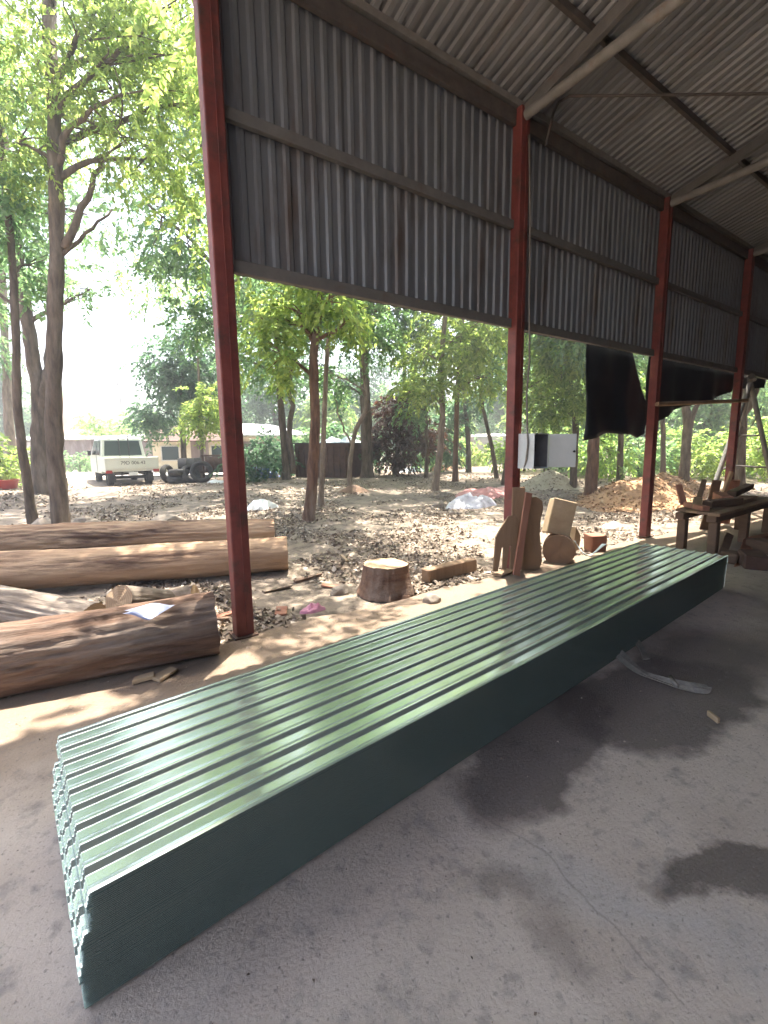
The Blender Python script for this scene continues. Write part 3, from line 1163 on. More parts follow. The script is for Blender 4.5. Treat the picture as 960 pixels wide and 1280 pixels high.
# squared block propped on it
cb = onY(699, 647, 3.78)
rot = Matrix.Rotation(R(-42), 3, 'Z') @ Matrix.Rotation(R(14), 3, 'Y') @ Matrix.Rotation(R(-10), 3, 'X')
mb = MB()
mb.box((0, 0, 0), (.31, .27, .48), rot)
for v in mb.v:
    v += cb
o = top('timber_block', mb, 'timber_pale', 'squared pale timber block propped on the round log section', 'timber', bevel=.01)
rough_mesh(o, .012, 5, 3)
mb = MB()
q = onY(720, 672, 3.85)
mb.prism([q + Vector((-.06, 0, -.2)), q + Vector((.1, 0, -.2)), q + Vector((.12, 0, .02)), q + Vector((0, 0, .16))], (0, 1, 0), .1)
top('timber_wedge', mb, 'timber_pale', 'small pale wedge of wood behind the round log section', 'timber', bevel=.006)
q = onY(748, 680, 3.72)
mb = MB()
mb.box(q + Vector((0, .05, -.02)), (.24, .24, .32), Matrix.Rotation(R(-30), 3, 'Z'))
o = top('stump_block', mb, 'timber_red', 'reddish brown block of wood nearest the far end of sheet stack', 'timber', bevel=.015, bseg=2)
rough_mesh(o, .02, 5, 1)
mb = ribbon([onY(718, 676, 3.5), onY(728, 690, 3.45), onY(738, 694, 3.45), onY(755, 680, 3.48)], .06, .006)
top('tin_strip', mb, 'plaster_blue', 'curled pale metal strip beside the round log section', 'metal strip')

# ------------------------------------------------------------------ electrical cabinet with open door, cables
ex0, ex1, ey0, ey1, ez0, ez1 = 4.62 - .02, 4.62 + .26, 3.50, 3.735, 1.30, 1.72
cab = thing('electrical_cabinet', 'white metal electrical cabinet on second red column with door hanging open', 'cabinet', ((ex0 + ex1) / 2, ey1, ez0))
mb = MB()
t_ = .004
mb.box((ex0 + t_ / 2, (ey0 + ey1) / 2, (ez0 + ez1) / 2), (t_, ey1 - ey0, ez1 - ez0))
mb.box((ex1 - t_ / 2, (ey0 + ey1) / 2, (ez0 + ez1) / 2), (t_, ey1 - ey0, ez1 - ez0))
mb.box(((ex0 + ex1) / 2, ey1 - t_ / 2, (ez0 + ez1) / 2), (ex1 - ex0 - .008, t_, ez1 - ez0))
mb.box(((ex0 + ex1) / 2, (ey0 + ey1) / 2 - .002, ez0 + t_ / 2), (ex1 - ex0 - .008, ey1 - ey0 - .005, t_))
mb.box(((ex0 + ex1) / 2, (ey0 + ey1) / 2 - .002, ez1 - t_ / 2), (ex1 - ex0 - .008, ey1 - ey0 - .005, t_))
part('case', mb, 'cabinet', cab)
mb = MB()
mb.box(((ex0 + ex1) / 2, ey1 - .03, (ez0 + ez1) / 2), (.2, .04, .34))
part('back_panel', mb, 'cavity_shade', cab)
mb = MB()
mb.box((ex1 - .007, (ey0 + ey1) / 2, (ez0 + ez1) / 2), (.004, ey1 - ey0 - .03, ez1 - ez0 - .03))
part('side_shade', mb, 'cavity_shade', cab)  # dark sheet added over the inner side as painted shade
for k in range(3):
    mb = MB()
    mb.box((ex0 + .07 + k * .06, ey1 - .075, 1.55 - .06 * (k == 1)), (.045, .05, .09))
    part('breaker', mb, 'black', cab, bevel=.004)
dd = Vector((.66, -.75, 0)).normalized()
hx = Vector((ex1 + .004, ey0, 0))
mb = MB()
mb.bar(hx + Vector((0, 0, (ez0 + ez1) / 2)), hx + dd * .31 + Vector((0, 0, (ez0 + ez1) / 2)), .012, ez1 - ez0 - .02)
dr_ = part('door', mb, 'cabinet', cab, bevel=.003)
mb = MB()
q = hx + dd * .285 + Vector((-.012, -.01, 1.5))
mb.tube([q, q + Vector((-.02, -.018, 0))], .014, 10)
part('lock', mb, 'black', dr_)
mb = MB()
pts = [(4.60, 3.70, 5.0), (4.68, 3.72, 4.2), (4.70, 3.71, 3.2), (4.72, 3.70, 2.6), (4.66, 3.68, 2.2), (4.61, 3.62, 1.85), (4.585, 3.58, 1.6), (4.585, 3.6, 1.4), (4.62, 3.66, 1.27)]
mb.tube(pts, .011, 8)
top('power_cable', mb, 'strap', 'pale grey cable running down the second column to the cabinet', 'cable', smooth=True)
mb = MB()
qa = onY(682, 182, 3.72)
z5 = 5.22
pts = [qa, onY(692, 140, 3.70), onY(698, 128, 3.66), onZ(712, 120, z5), onZ(820, 119, z5), onZ(960, 117, z5), onZ(1120, 116, z5), onZ(1300, 112, z5)]
mb.tube(pts, .014, 8)
top('overhead_pipe', mb, 'steel_dark', 'thin dark pipe running from column top across under the roof', 'pipe', smooth=True)

# ------------------------------------------------------------------ black hanging covers on the far bays
def hang(name, label, tops, bots, seed, nx=26, ny=20, yoff=.2):
    mb = MB()
    tx = [p[0] for p in tops]

    def lerp_poly(pl, x_):
        for (xa, za), (xb, zb) in zip(pl, pl[1:]):
            if x_ <= xb:
                return za + (zb - za) * (x_ - xa) / (xb - xa)
        return pl[-1][1]

    def fn(u, v):
        x_ = tops[0][0] + u * (tops[-1][0] - tops[0][0])
        zt = lerp_poly(tops, x_)
        zb = lerp_poly(bots, x_)
        z = zt + (zb - zt) * v
        return (x_ + .02 * noise.noise(Vector((seed, v * 3, u))), WY + yoff + .05 * math.sin(x_ * 7 + seed) * v + .06 * noise.noise(Vector((x_ * 2.5 + seed, z * 1.2, seed))), z)
    mb.grid(nx, ny, fn)
    o = top(name, mb, 'tarp_black', label, 'tarp', smooth=True, fix=False)
    sm_ = o.modifiers.new('thickness', 'SOLIDIFY')
    sm_.thickness = .004
    return o


def xz(px, py):
    p = onY(px, py, WY + .2)
    return (p.x, p.z)


hang('hanging_tarp', 'black tarp hanging below wall sheets left of third red column', [xz(735, 427), xz(787, 438), xz(808, 505)], [xz(735, 549), xz(760, 541), xz(790, 544), xz(800, 547), xz(808, 540)], 2.0)
hang('hanging_tarp', 'large dark tarp hanging ragged between third and fourth red columns', [xz(812, 437), xz(960, 470)], [xz(812, 530), xz(822, 527), xz(850, 509), xz(880, 503), xz(893, 500), xz(905, 492), xz(922, 486), xz(960, 485)], 5.0, 30)

# ------------------------------------------------------------------ bench with timber at the right
bench = thing('work_bench', 'low heavy timber work bench beyond the far end of sheet stack', 'bench', (8.6, 2.85, 0), R(2))
def bl(mb_, nm, mt, **k): return part(nm, mb_, mt, bench, local=True, **k)
for yk in (-.2, .2):
    mb = MB()
    mb.bar((-1.25, yk, .52), (1.6, yk, .52), .12, .1)
    bl(mb, 'beam', 'timber_dark', bevel=.01)
for xk in (-1.1, .2, 1.4):
    for yk in (-.2, .2):
        mb = MB()
        mb.box((xk, yk, .235), (.13, .11, .47))
        bl(mb, 'leg', 'timber_dark', bevel=.008)
for k in range(4):
    mb = MB()
    mb.bar((-1.3 + .05 * k, -.24 + .155 * k, .59), (1.6, -.24 + .155 * k, .59), .145, .04)
    bl(mb, 'top_plank', 'timber_dark' if k % 2 else 'timber', bevel=.005)
spots = [((845, 640), (862, 618), .05, 'timber_dark'), ((872, 636), (884, 612), .07, 'timber_red')]
for i, (cx_, cy_, an, Ln, wd, ht) in enumerate(((7.6, 2.9, 50, .5, .1, .07), (7.9, 3.0, 20, .7, .12, .08), (8.3, 2.8, -10, .8, .14, .1), (8.7, 2.95, 35, .45, .16, .12), (9.1, 2.75, 5, .9, .09, .06))):
    mb = MB()
    dx, dy = math.cos(R(an)) * Ln / 2, math.sin(R(an)) * Ln / 2
    mb.bar((cx_ - dx, cy_ - dy, .615 + ht / 2), (cx_ + dx, cy_ + dy, .615 + ht / 2 + .03 * (i % 2)), wd, ht)
    top('timber_offcut', mb, ['timber_red', 'timber', 'timber_dark'][i % 3],
        ['short reddish offcut at the near end of the work bench', 'tan timber offcut second from the near bench end', 'long dark offcut at the middle of the work bench', 'chunky reddish offcut right of the bench middle', 'thin tan offcut at the far end of work bench'][i], 'timber', bevel=.006)
# pieces propped beside the bench
for i, (p0, p1, y0, y1, wd, mt, lb) in enumerate((
        ((900, 700), (912, 668), 2.3, 2.6, .1, 'timber_dark', 'dark board propped against the front of the work bench'),
        ((925, 712), (936, 676), 2.1, 2.5, .14, 'timber_red', 'reddish board propped at the front of bench near picture edge'))):
    board('plank', lb, p0[0], p0[1], p1[0], p1[1], y0, y1, wd, .03, mt)
for i, (px, py, sz) in enumerate(((915, 702, .2), (940, 708, .26), (955, 690, .24))):
    p = onZ(px, py, 0)
    mb = MB()
    mb.box(p + Vector((0, 0, sz * .35)), (sz * 1.6, sz, sz * .7), Matrix.Rotation(R(30 * i), 3, 'Z'))
    o = top('timber_block', mb, 'timber_dark' if i != 1 else 'rust', ['small dark timber block under the work bench', 'rusty brown block on the floor at the right picture edge', 'dark timber block behind the rusty one at right edge'][i], 'timber', bevel=.02)
    rough_mesh(o, .02, 5, i)

for i, (x0_, y0_, z0_, x1_, y1_, z1_, wd, ht, mt, lb) in enumerate((
        (8.2, 2.2, .04, 10.0, 2.5, .05, .16, .06, 'timber_dark', 'long dark plank lying on the floor before the bench'),
        (8.5, 2.45, .1, 10.3, 2.2, .12, .12, .08, 'timber_red', 'reddish plank crossing over the dark floor plank'),
        (9.2, 3.35, .05, 9.0, 3.15, .95, .14, .04, 'timber_dark', 'dark board leaning upright behind the bench'),
        (9.6, 3.4, .05, 9.75, 3.2, 1.05, .1, .05, 'timber', 'tan board leaning upright behind the bench middle'),
        (10.2, 3.4, .05, 9.9, 3.2, .9, .18, .04, 'timber_red', 'wide reddish board leaning behind the far bench end'),
        (8.2, 3.1, .66, 8.75, 3.25, .95, .07, .05, 'timber_dark', 'dark stick propped up on the bench pile'),
        (8.9, 2.9, .74, 10.0, 3.0, .8, .13, .09, 'timber_dark', 'dark beam on top of the bench offcuts'),
        (7.75, 3.12, .64, 7.95, 3.3, .92, .09, .04, 'timber_red', 'short reddish board propped on the near bench end'))):
    mb = MB()
    mb.bar((x0_, y0_, z0_), (x1_, y1_, z1_), wd, ht)
    o = top('plank', mb, mt, lb, 'timber', bevel=.005)
    rough_mesh(o, .012, 6, i)

# tripod frame of pipes behind fourth column
tp = thing('pipe_frame', 'tall frame of grey steel pipes standing beside the fourth column', 'frame', (11.9, 4.4, 0))
ap = P(938, 478, 10.3)
feet = [P(880, 628, 9.6), P(975, 625, 10.2), P(905, 600, 12.0)]
for f_ in feet:
    f_.z = gz(f_.x, f_.y) if f_.y > 3.75 else 0
    mb = MB()
    mb.tube([f_, ap + (ap - f_).normalized() * .15], .05, 12)
    part('leg', mb, 'steel_pale', tp, smooth='auto')
for t in (.35, .6):
    for i, j in ((0, 2), (1, 2)):
        mb = MB()
        mb.tube([feet[i].lerp(ap, t), feet[j].lerp(ap, t)], .022, 8)
        part('crossbar', mb, 'steel_dark', tp, smooth='auto')
mb = MB()
mb.tube([ap + Vector((-.3, -.1, .1)), ap + Vector((.5, .1, .12))], .06, 12)
part('head_bar', mb, 'steel_dark', tp, smooth='auto')
mb = MB()
q0, q1 = P(921, 512, 10.1), P(952, 508, 10.1)
pts = [q0.lerp(q1, t) + Vector((0, 0, -.45 * math.sin(math.pi * t))) for t in np.linspace(0, 1, 10)]
mb.tube(pts, .012, 6)
part('rope', mb, 'strap', tp, smooth=True)


# ------------------------------------------------------------------ heaps
def heap(name, label, c, rx, ry, h, mname, seed, ang=0.0, n_=44, rough=.18, shav=0, shm='shavings'):
    mb = MB()

    def fn(u, v):
        x_, y_ = (u - .5) * 2, (v - .5) * 2
        k_ = max(abs(x_), abs(y_))
        th_ = math.atan2(y_, x_)
        e = 1 + .2 * noise.noise(Vector((math.cos(th_) * 1.5 + seed, math.sin(th_) * 1.5, 0)))
        X_, Y_ = math.cos(th_) * k_ * rx * e, math.sin(th_) * k_ * ry * e
        x2, y2 = X_ * math.cos(ang) - Y_ * math.sin(ang) + c.x, X_ * math.sin(ang) + Y_ * math.cos(ang) + c.y
        hh = h * (.5 + .5 * math.cos(math.pi * min(1, k_))) * (1 + .35 * noise.noise(Vector((x2 * .9 + seed, y2 * .9, 2)))) + rough * .3 * noise.noise(Vector((x2 * 3, y2 * 3, seed))) * (1 - k_)
        return (x2, y2, gz(x2, y2) + hh - .05)
    mb.grid(n_, n_, fn)
    o_ = top(name, mb, mname, label, 'pile', smooth=True, fix=False)
    if shav:
        pts_ = np.array([fn(a_, b_) for a_, b_ in rng.random((shav, 2))]) - np.array(WM[o_.name].translation)
        d_ = np.stack([rng.normal(size=shav), rng.normal(size=shav), rng.normal(size=shav) * .4], 1)
        d_ /= np.linalg.norm(d_, axis=1)[:, None]
        l_ = .02 + rng.random(shav) ** 2 * .1
        me_ = np_mesh('shavings', leaf_quads(pts_ + np.array([0, 0, .006]), d_, l_, l_ * .3, .3, up=(0, 0, 1.2)), shav, 4, shm)
        c_o = bpy.data.objects.new('shavings', me_)
        link(c_o, o_, WM[o_.name])
        c_o['kind'] = 'stuff'
    return o_


heap('sawdust_pile', 'long orange brown sawdust heap beyond the third red column', Vector((14.4, 6.7, 0)), 5.4, 1.9, .62, 'sawdust', 3, R(12), 90, .5, shav=9000)
heap('sand_pile', 'pale grey sand heap behind the electrical cabinet', P(685, 600, 15.5), 1.6, 1.2, .55, 'sand', 5, 0, 50, .4, shav=1500, shm='chips')
heap('dirt_mound', 'low litter covered dirt mound left of the white truck', P(20, 640, 11.5), 1.8, 1.2, .25, 'soil', 8, 0, 44, .3, shav=2500, shm='chips')
heap('wood_heap', 'small heap of bark scraps at the foot of slim pale tree', P(443, 618, 14.0), .7, .5, .3, 'timber_dark', 9, 0, 20)
heap('bark_scrap_pile', 'dark pile of bark scraps right of the middle tree trunk', P(775, 608, 12.5), 1.0, .5, .3, 'timber_dark', 13, 0, 24)

# stones
def stone(label, p, s, seed):
    bm = bmesh.new()
    bmesh.ops.create_icosphere(bm, subdivisions=3, radius=1)
    mb = MB()
    vs = []
    for v in bm.verts:
        q = v.co
        r_ = 1 + .35 * noise.noise(q * 1.3 + Vector((seed, 0, 0))) + .12 * noise.noise(q * 3.5 + Vector((seed, 4, 0)))
        vs.append(Vector((q.x * s[0] * r_, q.y * s[1] * r_, max(-.35, q.z) * s[2] * r_)) + p + Vector((0, 0, s[2] * .25)))
    mb.add(vs, [tuple(v.index for v in f_.verts) for f_ in bm.faces])
    bm.free()
    return top('stone', mb, 'stone', label, 'stone', 'stones in the yard', smooth='auto')


stone('brown stone leaning at the foot of the left big tree', G(54, 668), (.22, .18, .22), 1)
stone('flat stone just right of the left big tree foot', G(104, 655), (.2, .15, .12), 2)
stone('pale stone right of the flat stone near the left tree', G(117, 657), (.15, .12, .1), 3)
stone('grey stone in the open yard below the truck', G(208, 655), (.3, .2, .14), 4)
stone('reddish stone on the dirt left of the stump', G(425, 742), (.12, .09, .07), 5)
stone('small stone at the right foot of the stump', G(540, 752), (.1, .08, .06), 6)
stone('pale stone at left edge of the grey tarp', G(549, 634), (.16, .12, .1), 7)

# wood offcuts lying about by the first column and logs: each its own thing
for i, (px, py, an, Ln, wd, mt, lb) in enumerate((
        (283, 772, 10, .55, .07, 'timber_red', 'reddish stick lying between front log and first column'),
        (262, 778, -30, .4, .05, 'timber_dark', 'dark stick beside the cut end of the front log'),
        (347, 738, 5, .35, .08, 'bark_pale', 'bark strip lying right of the first column'),
        (352, 766, 60, .2, .12, 'timber_red', 'reddish chip of wood right of the first column foot'),
        (206, 846, 30, .16, .09, 'timber_pale', 'pale wood chip on the floor in front of the log'),
        (180, 852, -10, .13, .07, 'timber_pale', 'smaller pale wood chip on floor below the front log'),
        (430, 700, 75, .35, .04, 'timber_pale', 'thin pale stick in the litter above the stump'),
        (385, 725, 10, .4, .06, 'timber_dark', 'dark stick lying right of the tan log end'),
        (415, 735, 130, .25, .1, 'timber_red', 'red brown bark piece left of the stump top'),
        (632, 717, 10, .4, .15, 'timber', 'flat offcut lying at the foot of the slotted board'),
        (891, 902, 60, .08, .02, 'timber_pale', 'tiny pale splinter on the dark stained floor at right'),
        (780, 700, 20, .25, .1, 'timber', 'tan offcut on the dirt behind the reddish block'))):
    p = G(px, py)
    dx, dy = math.cos(R(an)) * Ln / 2, math.sin(R(an)) * Ln / 2
    h_ = .02 if wd > .07 else .03
    mb = MB()
    mb.bar(p + Vector((-dx, -dy, h_ / 2 + .004)), p + Vector((dx, dy, h_ / 2 + .012)), wd, h_)
    o = top('wood_scrap', mb, mt, lb, 'wood scrap', 'wood scraps on the ground', bevel=.004)
    rough_mesh(o, .014, 14, i)

# litter of chips and dry leaves over the yard
nch = 210000
f_ = rng.random(nch)
az = R(12) + rng.random(nch) * R(95)
dist = 3.6 + (rng.random(nch) ** 1.35) * 17
X = np.cos(az) * dist
Y = np.sin(az) * dist
keep = (Y > 3.72)
X, Y = X[keep], Y[keep]
dens = np.array([noise.noise(Vector((a_ * .7, b_2 * .7, 5))) + .5 * noise.noise(Vector((a_ * 2.5, b_2 * 2.5, 7))) for a_, b_2 in zip(X, Y)])
keep = dens > rng.random(len(X)) * .45 - .24
X, Y = X[keep], Y[keep]
nch = len(X)
Z = np.array([gz(a_, b_2) for a_, b_2 in zip(X, Y)]) + .004
dr = np.stack([rng.normal(size=nch), rng.normal(size=nch), rng.normal(size=nch) * .35], 1)
dr /= np.linalg.norm(dr, axis=1)[:, None]
Ls = .022 + rng.random(nch) ** 2.5 * .075
vv = leaf_quads(np.stack([X, Y, Z + rng.random(nch) * .015], 1), dr, Ls, Ls * (.2 + rng.random(nch) * .25), .3, up=(0, 0, 1.3))
me = np_mesh('yard_litter', vv, nch, 4, 'chips')
o = bpy.data.objects.new('yard_litter', me)
link(o, None, Matrix.Identity(4))
tag(o, 'dry leaves and wood chips littering the yard ground', 'litter')
o['kind'] = 'stuff'

# crumbs and dust on the slab
ng = 2600
gx = rng.random(ng) * 9 - 1.5
gy = np.where(rng.random(ng) < .55, 3.75 - np.abs(rng.normal(size=ng)) * .35, rng.random(ng) * 3.6)
ok = ~((gy > 1.35 + gx * .08) & (gy < 2.42 + gx * .08) & (gx > -.25) & (gx < 6.1))
gx, gy = gx[ok], gy[ok]
ng = len(gx)
d_ = np.stack([rng.normal(size=ng), rng.normal(size=ng), rng.normal(size=ng) * .3], 1)
d_ /= np.linalg.norm(d_, axis=1)[:, None]
l_ = .004 + rng.random(ng) ** 4 * .013
me = np_mesh('floor_crumbs', leaf_quads(np.stack([gx, gy, np.full(ng, .004)], 1), d_, l_, l_ * .35, .4, up=(0, 0, 1)), ng, 4, 'chips')
o = bpy.data.objects.new('floor_crumbs', me)
link(o, None, Matrix.Identity(4))
tag(o, 'crumbs of wood and dirt scattered over the concrete floor', 'crumbs')
o['kind'] = 'stuff'

# ------------------------------------------------------------------ trees
def smooth_path(pts, k=6):
    out = []
    for i in range(len(pts) - 1):
        p0, p1, p2, p3 = pts[max(i - 1, 0)], pts[i], pts[i + 1], pts[min(i + 2, len(pts) - 1)]
        for t in np.linspace(0, 1, k + 1)[:-1]:
            t = float(t)
            out.append(.5 * ((2 * p1) + (p2 - p0) * t + (2 * p0 - 5 * p1 + 4 * p2 - p3) * t * t + (3 * p1 - p0 - 3 * p2 + p3) * t ** 3))
    out.append(pts[-1])
    return out


def sprays(center, rad, nlv, leafL, sub=9, per=14, flat=.8):
    """leaf quads of a blob: sub-clumps of drooping pinnate sprays"""
    ns = max(1, int(nlv / per))
    sc_ = rng.normal(size=(sub, 3))
    sc_ /= np.linalg.norm(sc_, axis=1)[:, None]
    sc_ *= (rng.random(sub) ** .5 * .8)[:, None]
    idx = rng.integers(0, sub, ns)
    o_ = rng.normal(size=(ns, 3)) * .26
    pos = (sc_[idx] + o_)
    outd = pos / (np.linalg.norm(pos, axis=1)[:, None] + 1e-6)
    pos = pos * rad * np.array([1, 1, flat]) + np.array(center)
    d = outd * .7 + rng.normal(size=(ns, 3)) * .6 + np.array([0, 0, -.15])
    d /= np.linalg.norm(d, axis=1)[:, None]
    t = np.linspace(.1, 1, per)
    rl = leafL * (2.6 + rng.random(ns))
    droop = np.array([0, 0, -1.0])
    b_ = pos[:, None, :] + d[:, None, :] * (t[None, :, None] * rl[:, None, None]) + droop * (t ** 2)[None, :, None] * (rl * .45)[:, None, None]
    side = np.cross(d, np.array([0, 0, 1.0]) + rng.normal(size=(ns, 3)) * .3)
    side /= np.linalg.norm(side, axis=1)[:, None] + 1e-6
    sg = np.where(np.arange(per) % 2 == 0, 1.0, -1.0)
    ld = side[:, None, :] * sg[None, :, None] * .9 + d[:, None, :] * .55 + droop * (.25 + .35 * t)[None, :, None] + rng.normal(size=(ns, per, 3)) * .25
    ld /= np.linalg.norm(ld, axis=2)[:, :, None]
    b_ = b_.reshape(-1, 3)
    ld = ld.reshape(-1, 3)
    LL = leafL * (.7 + .6 * rng.random(len(b_)))
    return leaf_quads(b_, ld, LL, LL * .24, .2, up=(0, 0, .8))


def limb_pts(a, b, k=7, sag=.12, jit=.05):
    a, b = Vector(a), Vector(b)
    d = b - a
    out = []
    s1 = Vector((random.gauss(0, 1), random.gauss(0, 1), random.gauss(0, .6))) * jit * d.length
    for i in range(k + 1):
        t = i / k
        p = a.lerp(b, t) + Vector((0, 0, sag * d.length * math.sin(math.pi * t))) + s1 * math.sin(math.pi * t)
        p += Vector((random.gauss(0, 1), random.gauss(0, 1), random.gauss(0, 1))) * .012 * d.length * (0 < i < k)
        out.append(p)
    return out


NLEAF = [0]


def tree(label, base, path, r0, r1, blobs, bark='bark', leaf='leaf_mid', leafL=.14, group='trees in the yard', name='tree', extra=(), forks=(), dens=1.0, cat='tree'):
    """base: ground point; path: trunk points above it; blobs: (center, radius, leaves)"""
    base = Vector(base)
    blobs = list(blobs)
    if group == 'trees in the yard' and base.length < 20.5:
        path = list(path)
        e_ = path[-1]
        if e_.z < 7.2:
            path.append(Vector((e_.x + random.uniform(-.3, .3), e_.y + random.uniform(-.3, .3), 7.4)))
        for k in range(3):
            an = random.random() * 6.28
            q = path[-1]
            blobs.append((Vector((q.x + math.cos(an) * 1.7, q.y + math.sin(an) * 1.7, random.uniform(6.6, 9.0))), random.uniform(1.3, 1.8), 850))
    t_ = thing(name, label, cat, base, 0, group)
    pts = smooth_path([base + Vector((0, 0, -.12))] + [Vector(p) for p in path], 14)
    n_ = len(pts)
    rad = [r0 + (r1 - r0) * (i / (n_ - 1)) ** .8 for i in range(n_)]
    rad = [r * (1 + .4 * math.exp(-i / 2.5)) for i, r in enumerate(rad)]
    sd_ = random.random() * 50
    for i, p in enumerate(pts[1:], 1):
        p += Vector((noise.noise(Vector((sd_, i * .2, 0))), noise.noise(Vector((sd_, i * .2, 7))), 0)) * r0 * .1
    mb = MB()
    mb.tube(pts, rad, 22, True, 0, .16, sd_)
    for (fa, fb, ra, rb) in forks:
        lp = limb_pts(fa, fb, 8, .03, .05)
        mb.tube(lp, [ra + (rb - ra) * i / 8 for i in range(9)], 9, True, 0, .15, sd_)
    vs = []
    for (c_, rd, nl_) in blobs:
        c_ = Vector(c_)
        best, bi = 1e9, n_ - 1
        for i, p in enumerate(pts[n_ // 3:], n_ // 3):
            dh = math.hypot(p.x - c_.x, p.y - c_.y)
            e = abs((c_.z - p.z) - .55 * dh) + .2 * dh
            if e < best:
                best, bi = e, i
        st_ = pts[bi]
        ra = min(rad[bi] * .6, .018 + .02 * (c_ - st_).length + .008)
        lp = limb_pts(st_, c_, 7, .06, .07)
        mb.tube(lp, [ra + (max(.008, ra * .35) - ra) * i / 7 for i in range(8)], 7, True)
        for k in range(6):
            s_ = lp[random.randint(3, 7)]
            e_ = c_ + Vector((random.gauss(0, 1), random.gauss(0, 1), random.gauss(0, .8))).normalized() * rd * random.uniform(.5, .9)
            tp_ = limb_pts(s_, e_, 4, .05, .06)
            mb.tube(tp_, [.014 * (1 + ra * 5) * (1 - .7 * i / 4) for i in range(5)], 5, False)
        vs.append(sprays(c_, rd, int(nl_ * dens), leafL))
    part('trunk', mb, bark, t_, smooth=True)
    if vs:
        V = np.concatenate(vs)
        NLEAF[0] += len(V) // 4
        V = V - np.array(base)
        me = np_mesh('crown', V, len(V) // 4, 4, leaf)
        o_ = bpy.data.objects.new('crown', me)
        link(o_, t_, WM[t_.name])
        o_['kind'] = 'stuff'
    return t_


def B(px, py, dp, r, n_):
    return (P(px, py, dp), r, n_)


# -- left opening
b0 = G(77, 668)
dp = b0.dot(HV)
tree('big dark tree trunk behind the logs, crown filling the upper left', b0, [P(72, 600, dp), P(67, 520, dp), P(68, 420, dp), P(71, 300, dp), P(68, 150, dp), P(62, 20, dp + .3), P(70, -90, dp + .6)], .145, .085,
     [B(60, 50, 8, 1.3, 3600), B(140, 110, 8.4, 1.2, 3400), B(205, 30, 8.6, 1.5, 4600), B(20, 180, 8, .9, 1800), B(120, 10, 7.6, 1.2, 3000), B(240, 130, 9, 1.1, 3000), B(165, -110, 8, 1.8, 3000), B(180, 200, 8.8, .6, 900)], 'bark', 'leaf_fresh', .088,
     forks=((P(80, 310, dp), P(128, 195, dp + .4), .06, .035), (P(78, 318, dp), P(140, 262, dp + .5), .035, .015)))
b0 = G(43, 665)
dp = b0.dot(HV)
tree('thin leaning tree immediately left of the big dark trunk', b0, [P(32, 590, dp), P(22, 510, dp), P(20, 420, dp), P(14, 310, dp + .1), P(2, 190, dp + .2), P(-12, 90, dp + .4)], .085, .04,
     [B(0, 250, 8.3, .8, 1500), B(10, 110, 8.5, .9, 1200), B(-10, 360, 8.6, .5, 300), B(35, 330, 8.9, .55, 600)], 'bark', 'leaf_mid', .12)
b0 = G(52, 624)
dp = b0.dot(HV)
tree('thick hollow looking trunk just behind the big dark tree', b0, [P(50, 560, dp), P(50, 500, dp), P(40, 440, dp), P(30, 370, dp), P(12, 250, dp + .4), P(0, 120, dp + 1)], .24, .09,
     [B(10, 120, 13, 2.0, 2200), B(0, 260, 12.5, 1.2, 1200), B(112, 362, 12.5, .5, 160), B(50, 225, 13, 1.0, 600)], 'bark', 'leaf_mid', .15,
     forks=((P(52, 510, dp), P(64, 430, dp + .3), .16, .1),))
b0 = G(18, 594)
dp = min(20.0, b0.dot(HV))
b0 = ground(P(18, 590, 19))
tree('pale straight trunk at the far left picture edge', b0, [P(12, 540, 19), P(8, 460, 19), P(4, 380, 19), P(0, 200, 19)], .2, .1,
     [B(0, 330, 19, 1.6, 900), B(20, 220, 19, 2.2, 1400), B(-10, 420, 18.5, 1.3, 500)], 'bark_pale', 'leaf_mid', .18)
b0 = ground(P(296, 590, 14.5))
tree('leafy tree hidden by first red column, blue green crown left of it', b0, [P(292, 480, 14.5), P(285, 380, 14.4), P(270, 280, 14.2), P(250, 160, 14.2), P(235, 60, 14)], .17, .07,
     [B(225, 300, 13.6, 1.1, 1500), B(248, 400, 14, .9, 1200), B(210, 180, 14, 1.4, 1900), B(178, 240, 13.6, .6, 350), B(262, 230, 14, 1.3, 2300), B(230, 70, 14, 1.9, 3000), B(150, 60, 14, 2.0, 2600), B(310, 400, 14.2, 1.2, 1700), B(330, 320, 14, 1.6, 1800)], 'bark', 'leaf_mid', .15)
b0 = ground(P(229, 575, 22))
tree('round dark green tree behind the scrap tyres', b0, [P(229, 550, 22), P(227, 510, 22), P(228, 460, 22)], .16, .07,
     [B(225, 480, 22, 1.6, 2600), B(198, 512, 21.5, 1.1, 1500), B(252, 470, 22, 1.3, 2200), B(238, 440, 22, 1.2, 1800), B(210, 455, 22, 1.2, 1700), B(268, 505, 22, 1.0, 1300)], 'bark', 'leaf_dark', .2)
b0 = ground(P(250, 578, 19))
tree('small bright yellow green tree beside first red column', b0, [P(252, 555, 19), P(248, 530, 19), P(250, 505, 19)], .08, .04,
     [B(255, 503, 19, .75, 1000), B(238, 520, 19, .5, 600), B(262, 525, 18.8, .5, 600)], 'bark_pale', 'leaf_fresh', .17)

